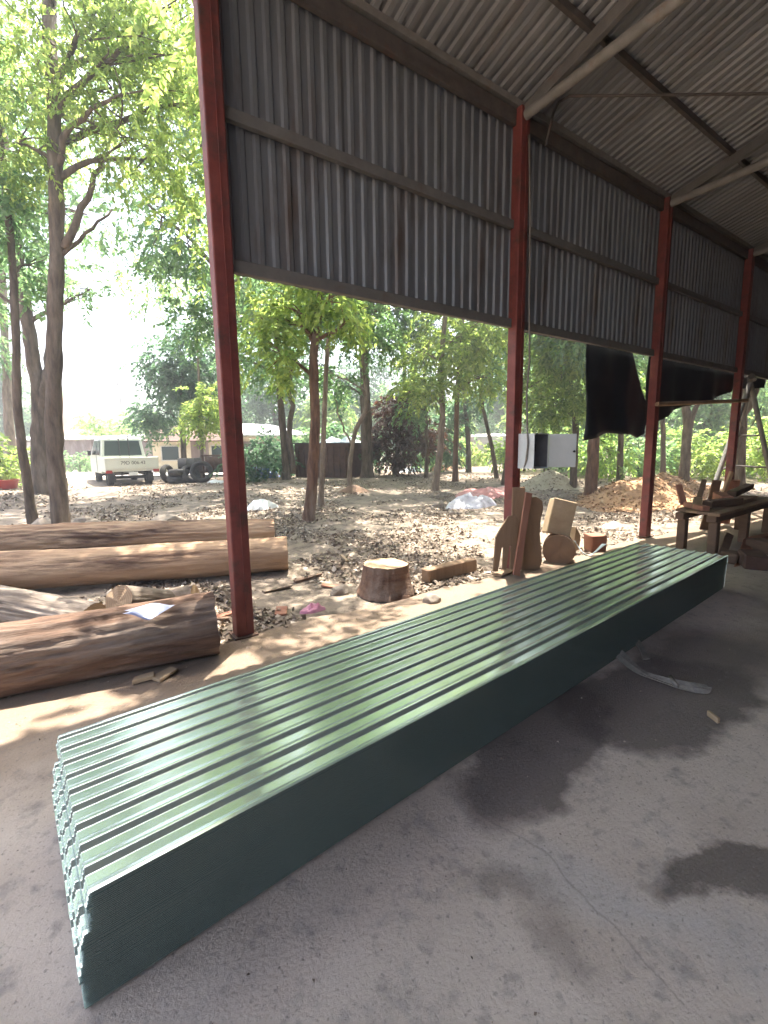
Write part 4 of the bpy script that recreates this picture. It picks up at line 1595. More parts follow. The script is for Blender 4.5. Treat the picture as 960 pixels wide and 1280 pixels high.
# -- middle gap
b0 = G(385, 651)
dp = b0.dot(HV)
tree('slender brown tree in the yard centre left of the stump', b0, [P(391, 590, dp), P(394, 520, dp), P(392, 450, dp), P(402, 365, dp), P(412, 290, dp), P(415, 180, dp)], .125, .06,
     [B(345, 440, 9.3, .5, 900), B(412, 372, 9, .55, 1000), B(365, 385, 9.8, .6, 1000), B(330, 400, 9.6, .5, 700), B(440, 395, 9.4, .5, 600), B(420, 250, 9.6, 1.6, 2800), B(330, 250, 9.6, 1.5, 2400), (Vector((2.6, 5.9, 7.0)), 1.4, 1700), (Vector((4.2, 6.3, 7.3)), 1.5, 1800), (Vector((5.6, 6.0, 7.0)), 1.3, 1400)], 'bark_red', 'leaf_fresh', .13)
b0 = ground(P(400, 615, 11.2))
tree('thin pale tree touching the slender brown tree from behind', b0, [P(404, 560, 11.2), P(407, 480, 11.2), P(413, 380, 11.2), P(420, 280, 11.2)], .07, .035,
     [B(430, 330, 11.2, 1.2, 1500), B(390, 300, 11.5, 1.2, 1500)], 'bark_pale', 'leaf_mid', .13)
b0 = ground(P(436, 617, 14))
tree('slim crooked pale tree leaning right in the yard middle', b0, [P(438, 580, 14), P(444, 540, 14), P(458, 505, 14), P(452, 440, 14), P(448, 370, 14)], .085, .035,
     [B(455, 425, 13.8, .8, 900), B(420, 470, 14, .6, 600), B(480, 390, 14.2, 1.0, 1200), B(445, 350, 14, 1.2, 1500)], 'bark_pale', 'leaf_mid', .14,
     forks=((P(441, 560, 14), P(420, 500, 14.2), .035, .02), (P(452, 520, 14), P(490, 490, 14.1), .02, .01)))
b0 = ground(P(459, 597, 19))
tree('thick straight dark trunk behind the crooked pale tree', b0, [P(458, 540, 19), P(456, 470, 19), P(454, 400, 19), P(452, 300, 19)], .25, .13,
     [B(430, 400, 18.5, 1.3, 1500), B(505, 400, 19, 1.5, 1700), B(470, 340, 19, 2.0, 2400), B(420, 480, 19, .8, 700)], 'bark', 'leaf_dark', .18)
b0 = ground(P(358, 594, 18.5))
tree('twin stemmed dark tree beside the rusty container', b0, [P(354, 540, 18.5), P(348, 470, 18.5), P(344, 400, 18.5), P(340, 300, 18.5)], .16, .08,
     [B(325, 395, 18, 1.5, 1900), B(300, 445, 18.5, 1.1, 1300), B(362, 470, 18.5, 1.0, 1100), B(330, 350, 18, 1.7, 2000), B(372, 420, 18.5, 1.0, 1000)], 'bark', 'leaf_mid', .18,
     forks=((P(366, 592, 18.6), P(368, 440, 18.6), .13, .07),))
b0 = G(543, 613)
dp = b0.dot(HV)
tree('slim tree with bright yellow leaves in the middle of the yard', b0, [P(550, 560, dp), P(553, 510, dp), P(550, 470, dp), P(556, 400, dp), P(560, 330, dp)], .115, .05,
     [B(545, 482, 14, .6, 900), B(518, 488, 13.8, .5, 700), B(575, 430, 14, .9, 1400), B(605, 405, 14, .8, 1200), B(530, 440, 14.3, .7, 800), B(560, 350, 14, 1.6, 2500)], 'bark_pale', 'leaf_fresh', .15)
b0 = ground(P(533, 592, 19))
tree('thin dark stem behind the yellow leaved slim tree', b0, [P(533, 540, 19), P(530, 480, 19), P(534, 400, 19)], .085, .04,
     [B(515, 440, 19, 1.3, 1500), B(545, 405, 19, 1.4, 1600), B(525, 505, 19, .9, 900)], 'bark', 'leaf_mid', .17)
b0 = ground(P(569, 603, 17))
tree('straight dark red trunk right of the yellow leaved tree', b0, [P(570, 550, 17), P(572, 480, 17), P(578, 400, 17)], .11, .05,
     [B(580, 445, 17, 1.0, 1200), B(605, 470, 17, .7, 800), B(560, 400, 17, 1.2, 1400)], 'bark_red', 'leaf_fresh', .16)
b0 = ground(P(586, 585, 22))
tree('slim trunk before the pale far building wall', b0, [P(584, 530, 22), P(578, 470, 22), P(585, 410, 22)], .13, .06,
     [B(592, 500, 22, .9, 900), B(565, 525, 22, 1.1, 1500), B(555, 548, 21.5, .9, 1200), B(610, 440, 22, 1.3, 1300)], 'bark', 'leaf_dark', .19)
b0 = ground(P(622, 594, 18))
tree('dark thin tree bowed left beside the second red column', b0, [P(615, 560, 18), P(606, 520, 18), P(600, 480, 18), P(608, 420, 18)], .085, .04,
     [B(620, 470, 18, .9, 900), B(638, 435, 18, 1.1, 1200), B(600, 430, 18, 1.1, 1200)], 'bark', 'leaf_mid', .16)
b0 = ground(P(629, 597, 16))
tree('thin tree leaning right, crossing behind the second red column', b0, [P(636, 560, 16), P(646, 510, 16), P(662, 450, 16), P(680, 380, 16)], .08, .04,
     [B(690, 440, 16, 1.0, 1400), B(668, 480, 16, .8, 1000), B(640, 410, 16, 1.0, 1200)], 'bark', 'leaf_fresh', .16)
b0 = ground(P(494, 594, 20))
tree('dark rusty brown bushy tree behind the yard trees', b0, [P(496, 570, 20), P(500, 530, 20), P(505, 495, 20)], .12, .06,
     [B(500, 520, 20, 1.1, 2600), B(528, 545, 20, .9, 2000), B(480, 545, 20, .8, 1500), B(512, 495, 20, .9, 1600), B(505, 565, 19.8, .9, 1800)], 'bark', 'leaf_rust', .16)
# -- right gap
b0 = ground(P(716, 613, 15))
tree('slim forked tree standing just right of the open cabinet', b0, [P(718, 570, 15), P(719, 525, 15), P(712, 480, 15), P(700, 430, 15)], .12, .06,
     [B(700, 450, 14, 1.0, 2000), B(722, 490, 14.6, .7, 1200), B(688, 505, 15, .8, 1300), B(725, 435, 14, 1.0, 1800), B(690, 400, 14, 1.2, 2000)], 'bark', 'leaf_hedge', .15,
     forks=((P(718, 520, 15), P(736, 470, 15), .05, .03),))
b0 = ground(P(738, 619, 13))
tree('brown trunk rising behind the black hanging tarp', b0, [P(741, 570, 13), P(743, 520, 13), P(744, 440, 13), P(740, 350, 13)], .17, .1,
     [B(760, 440, 13, 1.1, 1600), B(720, 400, 13, 1.3, 2000)], 'bark_red', 'leaf_mid', .15)
b0 = ground(P(775, 594, 17))
tree('thin trunk under the lower edge of black hanging tarp', b0, [P(776, 560, 17), P(777, 500, 17), P(780, 430, 17)], .12, .06,
     [B(790, 470, 17, 1.1, 1400), B(765, 500, 17.5, 1.0, 1200)], 'bark', 'leaf_hedge', .17)
b0 = ground(P(829, 600, 15.5))
tree('slim straight trunk right of the third red column', b0, [P(829, 560, 15.5), P(828, 500, 15.5), P(826, 420, 15.5)], .09, .05,
     [B(820, 400, 15.5, 1.5, 1800)], 'bark_pale', 'leaf_mid', .16)
b0 = ground(P(855, 596, 15))
tree('pale forked trunk midway between third and fourth red columns', b0, [P(857, 570, 15), P(859, 530, 15), P(856, 490, 15), P(852, 430, 15)], .16, .09,
     [B(850, 400, 15, 1.8, 2200), B(900, 400, 15, 1.5, 1800)], 'bark_pale', 'leaf_mid', .16,
     forks=((P(860, 545, 15), P(876, 480, 15.1), .09, .06),))
b0 = ground(P(926, 592, 14.5))
tree('brown trunk with lopped forks behind the pipe frame', b0, [P(925, 560, 14.5), P(928, 510, 14.5), P(932, 470, 14.5), P(936, 420, 14.5)], .17, .1,
     [B(940, 400, 14.5, 1.5, 1800)], 'bark_pale', 'leaf_mid', .16,
     forks=((P(927, 520, 14.5), P(945, 480, 14.4), .1, .08),))

# -- shrubs
def shrub(label, px, py, dp, r, n_, leaf, leafL, k=3):
    b0 = ground(P(px, py, dp))
    bl_ = []
    for i in range(k):
        q = b0 + Vector((random.uniform(-.7, .7) * r, random.uniform(-.5, .5) * r, r * random.uniform(.45, .9)))
        bl_.append((q, r * random.uniform(.55, .8), n_ // k))
    tree(label, b0, [b0 + Vector((.02, 0, r * .4)), b0 + Vector((0, .04, r * .9))], .04, .015, bl_, 'bark', leaf, leafL, 'shrubs round the yard', 'shrub', cat='shrub')


for a_ in (('dark green shrub beside the blue tarp', 322, 594, 18.6, 1.3, 3000, 'leaf_dark', .15),
           ('green shrub at the far left picture edge', 2, 592, 16, 1.5, 1800, 'leaf_fresh', .18),
           ('small bush at the foot of far brown shed', 98, 570, 27, .9, 900, 'leaf_mid', .2),
           ('bright low bush before the far white building', 640, 580, 22, 1.2, 1600, 'leaf_hedge', .17),
           ('bright green bush behind the cabinet', 680, 590, 21, 1.7, 2600, 'leaf_hedge', .18),
           ('leafy bush between cabinet and black tarp', 716, 590, 19.5, 1.6, 2600, 'leaf_mid', .17),
           ('bush directly below the black tarp', 762, 594, 18.5, 1.5, 2400, 'leaf_hedge', .17),
           ('bush just left of the third red column', 797, 594, 19, 1.6, 2400, 'leaf_mid', .17),
           ('sunlit bush just right of third red column', 838, 592, 21, 1.6, 2600, 'leaf_hedge', .18),
           ('bright yellow green bush behind the sawdust heap', 878, 592, 19, 1.5, 2600, 'leaf_fresh', .17),
           ('bush framed by the fourth red column and pipe frame', 915, 592, 20, 1.7, 2600, 'leaf_hedge', .18),
           ('bush at the right picture edge behind the pipe frame', 955, 592, 18, 1.8, 2800, 'leaf_fresh', .18),
           ('dense dark bush left of the rusty container', 345, 590, 22, 1.6, 2600, 'leaf_dark', .19),
           ('mid green bush behind the rusty container', 415, 588, 23, 1.9, 2800, 'leaf_mid', .2),
           ('dark bush filling the gap left of the thick trunk', 446, 590, 22, 1.7, 2600, 'leaf_dark', .2),
           ('tall bush behind the yellow leaved slim tree', 548, 588, 24, 2.0, 3000, 'leaf_mid', .2),
           ('bush with pale leaves left of the white building', 566, 586, 26, 1.5, 2000, 'leaf_hedge', .2),
           ('dry yellowish low bush before the far white building', 590, 572, 28, 1.0, 900, 'leaf_fresh', .2),
           ('sunlit bush on the slope behind the truck', 165, 560, 38, 3.0, 2600, 'leaf_hedge', .35),
           ('sunlit bush on the slope left of utility poles', 140, 556, 46, 3.4, 2600, 'leaf_hedge', .4),
           ('pale bush on the slope right of utility poles', 195, 558, 44, 3.2, 2400, 'leaf_hedge', .4)):
    shrub(*a_)

# -- far trees: three prototypes copied
protos = []
for i, (lf, hh, rr_) in enumerate((('leaf_mid', 7.5, 2.4), ('leaf_dark', 9.0, 2.7), ('leaf_hedge', 6.2, 2.1))):
    b0 = Vector((0, 0, 0))
    bl_ = []
    for k in range(9):
        an = k * 2.4
        zz = hh * (.3 + .65 * k / 9)
        rd = rr_ * (.75 - .3 * k / 9)
        bl_.append((Vector((math.cos(an) * rr_ * .55, math.sin(an) * rr_ * .55, zz)), rd, 1100))
    protos.append((lf, b0, hh, bl_))
far = [(300, 44, 0), (345, 38, 1), (382, 46, 0), (415, 36, 2), (452, 42, 1), (497, 39, 0), (528, 45, 1), (560, 40, 2), (600, 48, 0), (640, 40, 1), (668, 34, 2), (700, 30, 0), (735, 33, 2), (765, 29, 1), (800, 31, 2), (835, 33, 0), (868, 28, 2), (905, 31, 0), (945, 27, 2), (985, 30, 1), (45, 50, 0), (255, 46, 1), (-10, 42, 1), (720, 24, 2), (885, 24, 0)]
made = {}
kindlab = ['mid green', 'dark green', 'bright green']
for i, (px, dp, k) in enumerate(far):
    b0 = ground(P(px, 575, dp))
    where = 'left of the first red column' if px < 290 else ('between the first and second red columns' if px < 650 else ('between second and third red columns' if px < 815 else 'right of the third red column'))
    zone = lambda q: 0 if q < 290 else (1 if q < 650 else (2 if q < 815 else 3))
    mates = sorted(f_[0] for f_ in far if zone(f_[0]) == zone(px))
    lb = '%s distant tree counted from the left, %s, %s' % (['first', 'second', 'third', 'fourth', 'fifth', 'sixth', 'seventh', 'eighth', 'ninth', 'tenth'][mates.index(px)], where, kindlab[k])
    if k not in made:
        lf, _, hh, bl_ = protos[k]
        t_ = tree(lb, (0, 0, 0), [Vector((.1, 0, hh * .3)), Vector((0, .15, hh * .6)), Vector((.1, 0, hh * .9))], .16, .06, bl_, 'bark', lf, .26, 'background trees')
        made[k] = t_
        new = t_
    else:
        src_t = made[k]
        new = src_t.copy()
        COL.objects.link(new)
        for ch in list(src_t.children):
            c2_ = ch.copy()
            COL.objects.link(c2_)
            c2_.parent = new
        new['label'] = lb
    s_ = random.uniform(.85, 1.15)
    new.matrix_basis = Matrix.Translation(b0) @ Matrix.Rotation(random.uniform(0, 6.28), 4, 'Z') @ Matrix.Scale(s_, 4)

# ------------------------------------------------------------------ truck
tb = ground(P(168, 606, 16.6), .01)
vdir = P(160, 600, 16) - CAM
t_az = math.atan2(vdir.y, vdir.x) + R(10)
truck = thing('pickup_truck', 'small white crew cab pickup truck parked with its tailgate towards us', 'truck', (tb.x, tb.y, gz(tb.x, tb.y) + .005), t_az - math.pi / 2)
def tpart(nm, mb_, mt, parent=truck, **k):
    return part(nm, mb_, mt, parent, local=True, **k)
# local: x right, y forward (rear bumper at 0), z up
bw = .86
mb = MB(); mb.box((0, .72, .6), (bw * 2 - .06, 1.44, .05)); tpart('bed_floor', mb, 'truck_paint')
mb = MB(); mb.box((0, -.02, .82), (bw * 2, .035, .42)); tg = tpart('tailgate', mb, 'truck_paint', bevel=.006)
for z in (.66, .99):
    mb = MB(); mb.box((0, -.043, z), (bw * 2 - .02, .012, .03)); tpart('tailgate_rail', mb, 'truck_paint', tg)
for s_ in (-1, 1):
    mb = MB(); mb.box((s_ * (bw - .018), .72, .82), (.035, 1.42, .42)); tpart('side_gate', mb, 'truck_paint', bevel=.006)
    mb = MB(); mb.box((s_ * (bw - .1), -.03, .54), (.2, .05, .1)); tpart('tail_light', mb, 'light_red', bevel=.008)
    mb = MB(); mb.box((s_ * .62, .28, .3), (.2, .012, .3)); tpart('mud_flap', mb, 'rubber')
mb = MB(); mb.box((0, .72, .56), (bw * 2, 1.44, .05)); tpart('bed_sill', mb, 'truck_paint', bevel=.004)
for s_ in (-1, 1):
    mb = MB(); mb.box((s_ * .35, 2.1, .46), (.08, 4.2, .12)); tpart('chassis_rail', mb, 'black')
mb = MB(); mb.tube([(-.6, .75, .3), (.6, .75, .3)], .06, 10); tpart('rear_axle', mb, 'black')
mb = MB(); mb.tube([(-.6, 3.35, .3), (.6, 3.35, .3)], .05, 10); tpart('front_axle', mb, 'black')
mb = MB(); mb.box((0, -.03, .45), (.3, .015, .13)); tpart('number_plate', mb, 'plastic_white', bevel=.004)
# cab as one shaped body
cabp = [(1.5, .42), (1.5, 1.02), (1.62, 1.72), (1.72, 1.8), (3.1, 1.82), (3.3, 1.76), (3.85, 1.15), (4.15, 1.05), (4.22, .8), (4.2, .42)]
mb = MB()
vs_, k = [], len(cabp)
for xw in (-1, 1):
    for (yy, zz) in cabp:
        hw = .78 if zz < 1.1 else .78 - (zz - 1.1) * .16
        vs_.append((xw * hw, yy, zz))
fs_ = [tuple(range(k)), tuple(reversed(range(k, 2 * k)))] + [(i, (i + 1) % k, (i + 1) % k + k, i + k) for i in range(k)]
mb.add(vs_, fs_)
cb_ = tpart('cab', mb, 'truck_paint', bevel=.03, bseg=2)
mb = MB(); mb.prism([(-.64, 1.497, 1.09), (.64, 1.497, 1.09), (.58, 1.592, 1.64), (-.58, 1.592, 1.64)], Vector((0, -1, .17)).normalized(), .012); tpart('rear_window', mb, 'glass_dark', cb_)
mb = MB(); mb.prism([(-.62, 3.82, 1.2), (.62, 3.82, 1.2), (.58, 3.36, 1.7), (-.58, 3.36, 1.7)], Vector((0, .74, .68)), .012); tpart('windscreen', mb, 'glass_dark', cb_)
for s_ in (-1, 1):
    for (ya, yb, yc, yd) in ((1.66, 2.36, 2.36, 1.74), (2.5, 3.62, 3.22, 2.5)):
        mb = MB()
        mb.prism([(s_ * .775, ya, 1.12), (s_ * .775, yb, 1.12), (s_ * .695, yc, 1.66), (s_ * .695, yd, 1.66)], (s_, 0, 0), .008)
        tpart('side_window', mb, 'glass_dark', cb_)
    mb = MB(); mb.box((s_ * .87, 3.55, 1.2), (.12, .06, .2)); tpart('mirror', mb, 'black', cb_, bevel=.01)
    mb = MB(); mb.box((s_ * .78, 2.43, .8), (.012, .012, .7)); tpart('door_seam', mb, 'black', cb_)
for x_ in (-.12, .2):
    mb = MB(); mb.tube([(x_, 1.46, .62), (x_ - .02, 1.44, 1.86)], .02, 6); tpart('headboard_post', mb, 'black')
mb = MB(); mb.box((0, 1.45, 1.05), (1.5, .04, .05)); tpart('headboard', mb, 'truck_paint')


def wheel(x_, y_, r_=.3, wd=.19):
    mb = MB()
    prof_ = [(r_ * .58, -wd / 2), (r_ * .9, -wd / 2), (r_, -wd * .36), (r_, wd * .36), (r_ * .9, wd / 2), (r_ * .58, wd / 2)]
    nseg = 28
    vs_, fs_ = [], []
    for i in range(nseg):
        an = 2 * math.pi * i / nseg
        for rr_, ww in prof_:
            vs_.append((x_ + ww, y_ + math.cos(an) * rr_, r_ + math.sin(an) * rr_))
    kk = len(prof_)
    for i in range(nseg):
        j = (i + 1) % nseg
        for q in range(kk):
            q2 = (q + 1) % kk
            fs_.append((i * kk + q, i * kk + q2, j * kk + q2, j * kk + q))
    mb.add(vs_, fs_)
    w_ = tpart('wheel', mb, 'rubber', smooth='auto')
    mb = MB()
    mb.tube([(x_ - wd * .3, y_, r_), (x_ + wd * .3, y_, r_)], r_ * .57, 20)
    tpart('rim', mb, 'steel_pale', w_, smooth='auto')


for x_ in (-.64, .64):
    wheel(x_, .75)
    wheel(x_, 3.35)
# painted number on the tailgate
tc_ = bpy.data.curves.new('number', 'FONT')
tc_.body = '79D 006.43'
tc_.size = .17
tc_.align_x = 'CENTER'
tc_.align_y = 'CENTER'
tc_.extrude = .002
to_ = bpy.data.objects.new('number_tmp', tc_)
COL.objects.link(to_)
dg = bpy.context.evaluated_depsgraph_get()
me = bpy.data.meshes.new_from_object(to_.evaluated_get(dg))
bpy.data.objects.remove(to_)
me.materials.clear()
me.materials.append(M['print_black'])
o = bpy.data.objects.new('painted_number', me)
link(o, tg, WM[truck.name] @ Matrix.Translation((.02, -.0405, .835)) @ Matrix.Rotation(R(90), 4, 'X'))

# ------------------------------------------------------------------ scrap tyres, drums, trailer
def tyre(label, p, r_, wd, tilt, yaw):
    mb = MB()
    nseg, kk = 26, 10
    rt = Matrix.Rotation(yaw, 3, 'Z') @ Matrix.Rotation(tilt, 3, 'X')
    vs_, fs_ = [], []
    for i in range(nseg):
        an = 2 * math.pi * i / nseg
        for q in range(kk):
            b_ = 2 * math.pi * q / kk
            rr_ = r_ * .79 + r_ * .21 * math.cos(b_)
            vs_.append(rt @ Vector((math.cos(an) * rr_, math.sin(an) * rr_, math.sin(b_) * wd / 2)) + p)
    for i in range(nseg):
        for q in range(kk):
            fs_.append((i * kk + q, ((i + 1) % nseg) * kk + q, ((i + 1) % nseg) * kk + (q + 1) % kk, i * kk + (q + 1) % kk))
    mb.add(vs_, fs_)
    return top('tyre', mb, 'rubber', label, 'tyre', 'scrap tyres behind the yard', smooth=True)


def gp(px, dp, dz):
    return ground(P(px, 590, dp), dz)


az_c = math.atan2(P(245, 590, 18).y, P(245, 590, 18).x)
tyre('old tyre standing upright at the right end of the scrap heap', gp(252, 17.5, .42), .42, .26, R(78), az_c - R(95))
tyre('old tyre lying tilted in the middle of the scrap heap', gp(238, 17.6, .3), .4, .26, R(60), az_c - R(50))
tyre('old tyre standing edgewise at the left end of the scrap heap', gp(209, 17.8, .33), .36, .24, R(85), az_c - R(30))
tyre('old tyre lying flat beside the leftmost scrap tyre', gp(222, 17.5, .14), .4, .26, R(4), 0)
tyre('old tyre lying flat on top of the other flat tyre', gp(223, 17.5, .39), .38, .25, R(-6), 0)
for i, (px, dp, zz, lb) in enumerate(((238, 18.6, .62, 'dark steel drum lying on its side above the scrap tyres'), (272, 18.4, .7, 'dark steel drum lying on the trailer beside first column'))):
    c_ = gp(px, dp, zz)
    mb = MB()
    ax = Vector((math.sin(az_c), -math.cos(az_c), 0))
    prf = [(0, .27), (.02, .285), (.28, .28), (.3, .295), (.32, .28), (.58, .28), (.6, .295), (.62, .28), (.86, .285), (.88, .27)]
    mb.tube([c_ + ax * (s_ - .44) for s_, _ in prf], [r_ for _, r_ in prf], 20)
    top('steel_drum', mb, 'rust' if i else 'steel_dark', lb, 'drum', smooth='auto')
tr = thing('trailer_chassis', 'rusty trailer chassis carrying drums behind the scrap tyres', 'trailer', gp(262, 18.6, 0))
ax = Vector((math.sin(az_c), -math.cos(az_c), 0))
ay = Vector((math.cos(az_c), math.sin(az_c), 0))
c_ = gp(258, 18.7, 0)
for s_ in (-.4, .4):
    mb = MB(); mb.bar(c_ + ay * s_ + ax * -1.3 + Vector((0, 0, .36)), c_ + ay * s_ + ax * 1.6 + Vector((0, 0, .36)), .08, .1); part('rail', mb, 'rust', tr)
    mb = MB(); mb.bar(c_ + ay * s_ + ax * -.2 + Vector((0, 0, .99)), c_ + ay * s_ + ax * 1.6 + Vector((0, 0, 1.0)), .07, .05); part('rack_bar', mb, 'rust', tr)
    for t in (-.1, 1.5):
        mb = MB(); mb.bar(c_ + ay * s_ + ax * t + Vector((0, 0, 0.0)), c_ + ay * s_ + ax * t + Vector((0, 0, .97)), .06, .06); part('post', mb, 'rust', tr)
for t in (-1.2, 0, 1.4):
    mb = MB(); mb.bar(c_ + ay * -.36 + ax * t + Vector((0, 0, .36)), c_ + ay * .36 + ax * t + Vector((0, 0, .36)), .07, .07); part('cross_member', mb, 'rust', tr)
crumple('plastic_sack', 'white plastic scraps beneath the trailer chassis', 'sack', P(272, 598, 17.2), .4, .2, .16, 'plastic_white', 21.2)

# ------------------------------------------------------------------ far buildings
def wall_frame(pxa, dpa, pxb, dpb):
    a_, b_ = P(pxa, 575, dpa), P(pxb, 575, dpb)
    a_.z = b_.z = .25
    return a_, b_


def building(name, label, pxa, dpa, pxb, dpb, deep, hw, rise, wallm, roofm, doors=(), wins=(), over=.35, gable=False, panels=0):
    a_, b_ = wall_frame(pxa, dpa, pxb, dpb)
    x = (b_ - a_)
    Ln = x.length
    x.normalize()
    y = Vector((-x.y, x.x, 0))
    if y.dot(HV) < 0:
        y = -y
    t_ = thing(name, label, 'building', (a_ + b_) / 2)
    th = .15
    z0 = .0
    for (p0, p1) in ((a_, b_), (a_ + y * deep, b_ + y * deep)):
        mb = MB(); mb.bar(p0 + Vector((0, 0, hw / 2 - .2)), p1 + Vector((0, 0, hw / 2 - .2)), th, hw + .4); part('wall', mb, wallm, t_)
    for p0 in (a_, b_):
        sgn = .08 if p0 is a_ else -.08
        mb = MB()
        q0, q1 = p0 + x * sgn + y * .08, p0 + x * sgn + y * (deep - .08)
        if gable:
            mb.prism([q0 - x * .07 - Vector((0, 0, .4)), q1 - x * .07 - Vector((0, 0, .4)), q1 - x * .07 + Vector((0, 0, hw)), (q0 + q1) / 2 - x * .07 + Vector((0, 0, hw + rise)), q0 - x * .07 + Vector((0, 0, hw))], x, .14)
        else:
            mb.bar(q0 + Vector((0, 0, hw / 2 - .2)), q1 + Vector((0, 0, hw / 2 - .2)), .14, hw + .4)
        part('wall', mb, wallm, t_)
    mb = MB()
    ra, rb = a_ - x * over, b_ + x * over
    if gable:
        m0 = y * (deep / 2)
        for s0 in (-1, 1):
            e0 = -y * over if s0 < 0 else y * (deep + over)
            mb = MB()
            zz = Vector((0, 0, hw + rise + .06))
            ze = Vector((0, 0, hw - rise * over / (deep / 2) + .06))
            mb.prism([ra + e0 + ze, rb + e0 + ze, rb + m0 + zz, ra + m0 + zz], Vector((0, 0, 1)), .06)
            part('roof', mb, roofm, t_)
    else:
        mb.prism([ra - y * over + Vector((0, 0, hw + .02)), rb - y * over + Vector((0, 0, hw + .02)), rb + y * (deep + over) + Vector((0, 0, hw + rise)), ra + y * (deep + over) + Vector((0, 0, hw + rise))], Vector((0, 0, 1)), .1)
        part('roof', mb, roofm, t_)
    for (u_, wd_, ht_, m_) in doors:
        p0 = a_.lerp(b_, u_) - y * (th / 2 + .02)
        mb = MB(); mb.bar(p0 - x * wd_ / 2 + Vector((0, 0, ht_ / 2)), p0 + x * wd_ / 2 + Vector((0, 0, ht_ / 2)), .05, ht_)
        part('door', mb, m_, t_)
    for (u_, wd_, z_, ht_) in wins:
        p0 = a_.lerp(b_, u_) - y * (th / 2 + .015) + Vector((0, 0, z_))
        mb = MB(); mb.bar(p0 - x * (wd_ / 2 + .06), p0 + x * (wd_ / 2 + .06), .04, ht_ + .12)
        w_ = part('window', mb, 'concrete_wall', t_)
        mb = MB(); mb.bar(p0 - y * .025 - x * wd_ / 2, p0 - y * .025 + x * wd_ / 2, .02, ht_)
        part('pane', mb, 'glass_dark', w_)
    for k in range(panels):
        p0 = a_.lerp(b_, (k + .5) / panels) - y * (th / 2 + .02)
        mb = MB(); mb.bar(p0 - x * .05 + Vector((0, 0, hw / 2)), p0 + x * .05 + Vector((0, 0, hw / 2)), .05, hw - .05)
        part('wall_post', mb, 'rust' if wallm == 'brown_wall' else 'concrete_wall', t_)
    return t_


building('brown_shed', 'long low brown shed with pale roof edge left of the truck', -40, 32, 137, 31, 5, 2.0, .35, 'brown_wall', 'roof_far', [(.55, 2.2, 1.9, 'concrete_wall')], [], panels=5)
building('cream_house', 'small cream gabled house right of the truck', 192, 24.5, 296, 26, 5, 1.75, .8, 'cream_wall', 'rust', [(.55, .9, 1.7, 'brown_wall')], [(.2, .8, 1.1, .7), (.8, .9, 1.1, .7)], gable=True)
building('tin_roofed_shed', 'open tin roofed shed behind the dark shrub and container', 292, 27, 372, 30, 4, 2.0, .9, 'cream_wall', 'roof_far', [(.3, 1.4, 1.7, 'brown_wall')], [(.7, 1.0, 1.2, .7)], over=.8)
building('beige_house', 'beige house with dark windows behind the rusty container', 378, 29, 446, 30, 4, 1.8, .4, 'cream_wall', 'brown_wall', [(.2, .9, 1.8, 'brown_wall')], [(.55, .9, 1.2, .6), (.85, .7, 1.2, .6)], over=.5)
building('white_building', 'plain white walled building seen left of the second red column', 574, 31, 640, 30, 6, 1.75, .3, 'concrete_wall', 'concrete_wall', [(.62, .12, 1.2, 'brown_wall')], [], over=.1)
mb = MB()
q = ground(P(577, 575, 30.2))
mb.box(q + Vector((0, 0, .9)), (.8, .8, 2.0))
top('brick_pier', mb, 'brick', 'orange brick pier at the left end of the white building', 'pier')

# rusty container with ribbed sides
ca, cb2 = P(370, 597, 19.3), P(436, 597, 18.6)
ca.z = gz(ca.x, ca.y)
cb2.z = gz(cb2.x, cb2.y)
x = (cb2 - ca); Lc = x.length; x.normalize()
y = Vector((-x.y, x.x, 0))
ct = thing('metal_container', 'dark rusty ribbed metal container behind the slender brown tree', 'container', (ca + cb2) / 2)
mid_ = (ca + cb2) / 2 + y * .9
rm_ = Matrix((x, y, Vector((0, 0, 1)))).transposed()
mb = MB(); mb.box(mid_ + Vector((0, 0, .68)), (Lc, 1.8, 1.36), rm_); part('body', mb, 'rust', ct)
for k in range(9):
    mb = MB(); mb.box(ca + x * (Lc * (k + .5) / 9) - y * .03 + Vector((0, 0, .66)), (.07, .06, 1.2), rm_); part('rib', mb, 'rust', ct)
mb = MB(); mb.box(mid_ + Vector((0, 0, 1.39)), (Lc + .1, 1.9, .06), rm_); part('rim', mb, 'steel_dark', ct)
for k, (u_, lb) in enumerate(((.55, 'pale blue plastic sheet heaped on top of the rusty container'), (.88, 'whitish plastic sheet on the right end of the rusty container'))):
    c_ = ca.lerp(cb2, u_) + y * .9 + Vector((0, 0, 1.425))
    mb = MB()
    mb.grid(14, 14, lambda u, v: c_ + x * (u - .5) * .85 + y * (v - .5) * 1.3 + Vector((0, 0, .26 * math.sin(math.pi * u) * math.sin(math.pi * v) * (.8 + .5 * noise.noise(Vector((u * 4, v * 4, k)))))))
    top('plastic_sheet', mb, 'plaster_blue', lb, 'plastic sheet', smooth=True, fix=False)

# blue drum and pale debris in the far middle
c_ = ground(P(520, 578, 24))
mb = MB()
mb.tube([c_ + Vector((0, 0, z)) for z in (0, .02, .35, .37, .39, .7, .88, .9)], [.27, .29, .29, .3, .29, .29, .28, .26], 18)
top('plastic_drum', mb, 'tarp_blue', 'blue plastic drum standing beyond the rusty brown tree', 'drum', smooth='auto')
heap('rubble_pile', 'reddish brick rubble in the far middle of the yard', P(556, 580, 24), 1.6, .8, .3, 'brick', 31, 0, 22)
heap('debris_pile', 'pale debris strewn behind the rusty brown tree', P(515, 582, 23), 1.4, .7, .22, 'plaster_blue', 33, 0, 22)

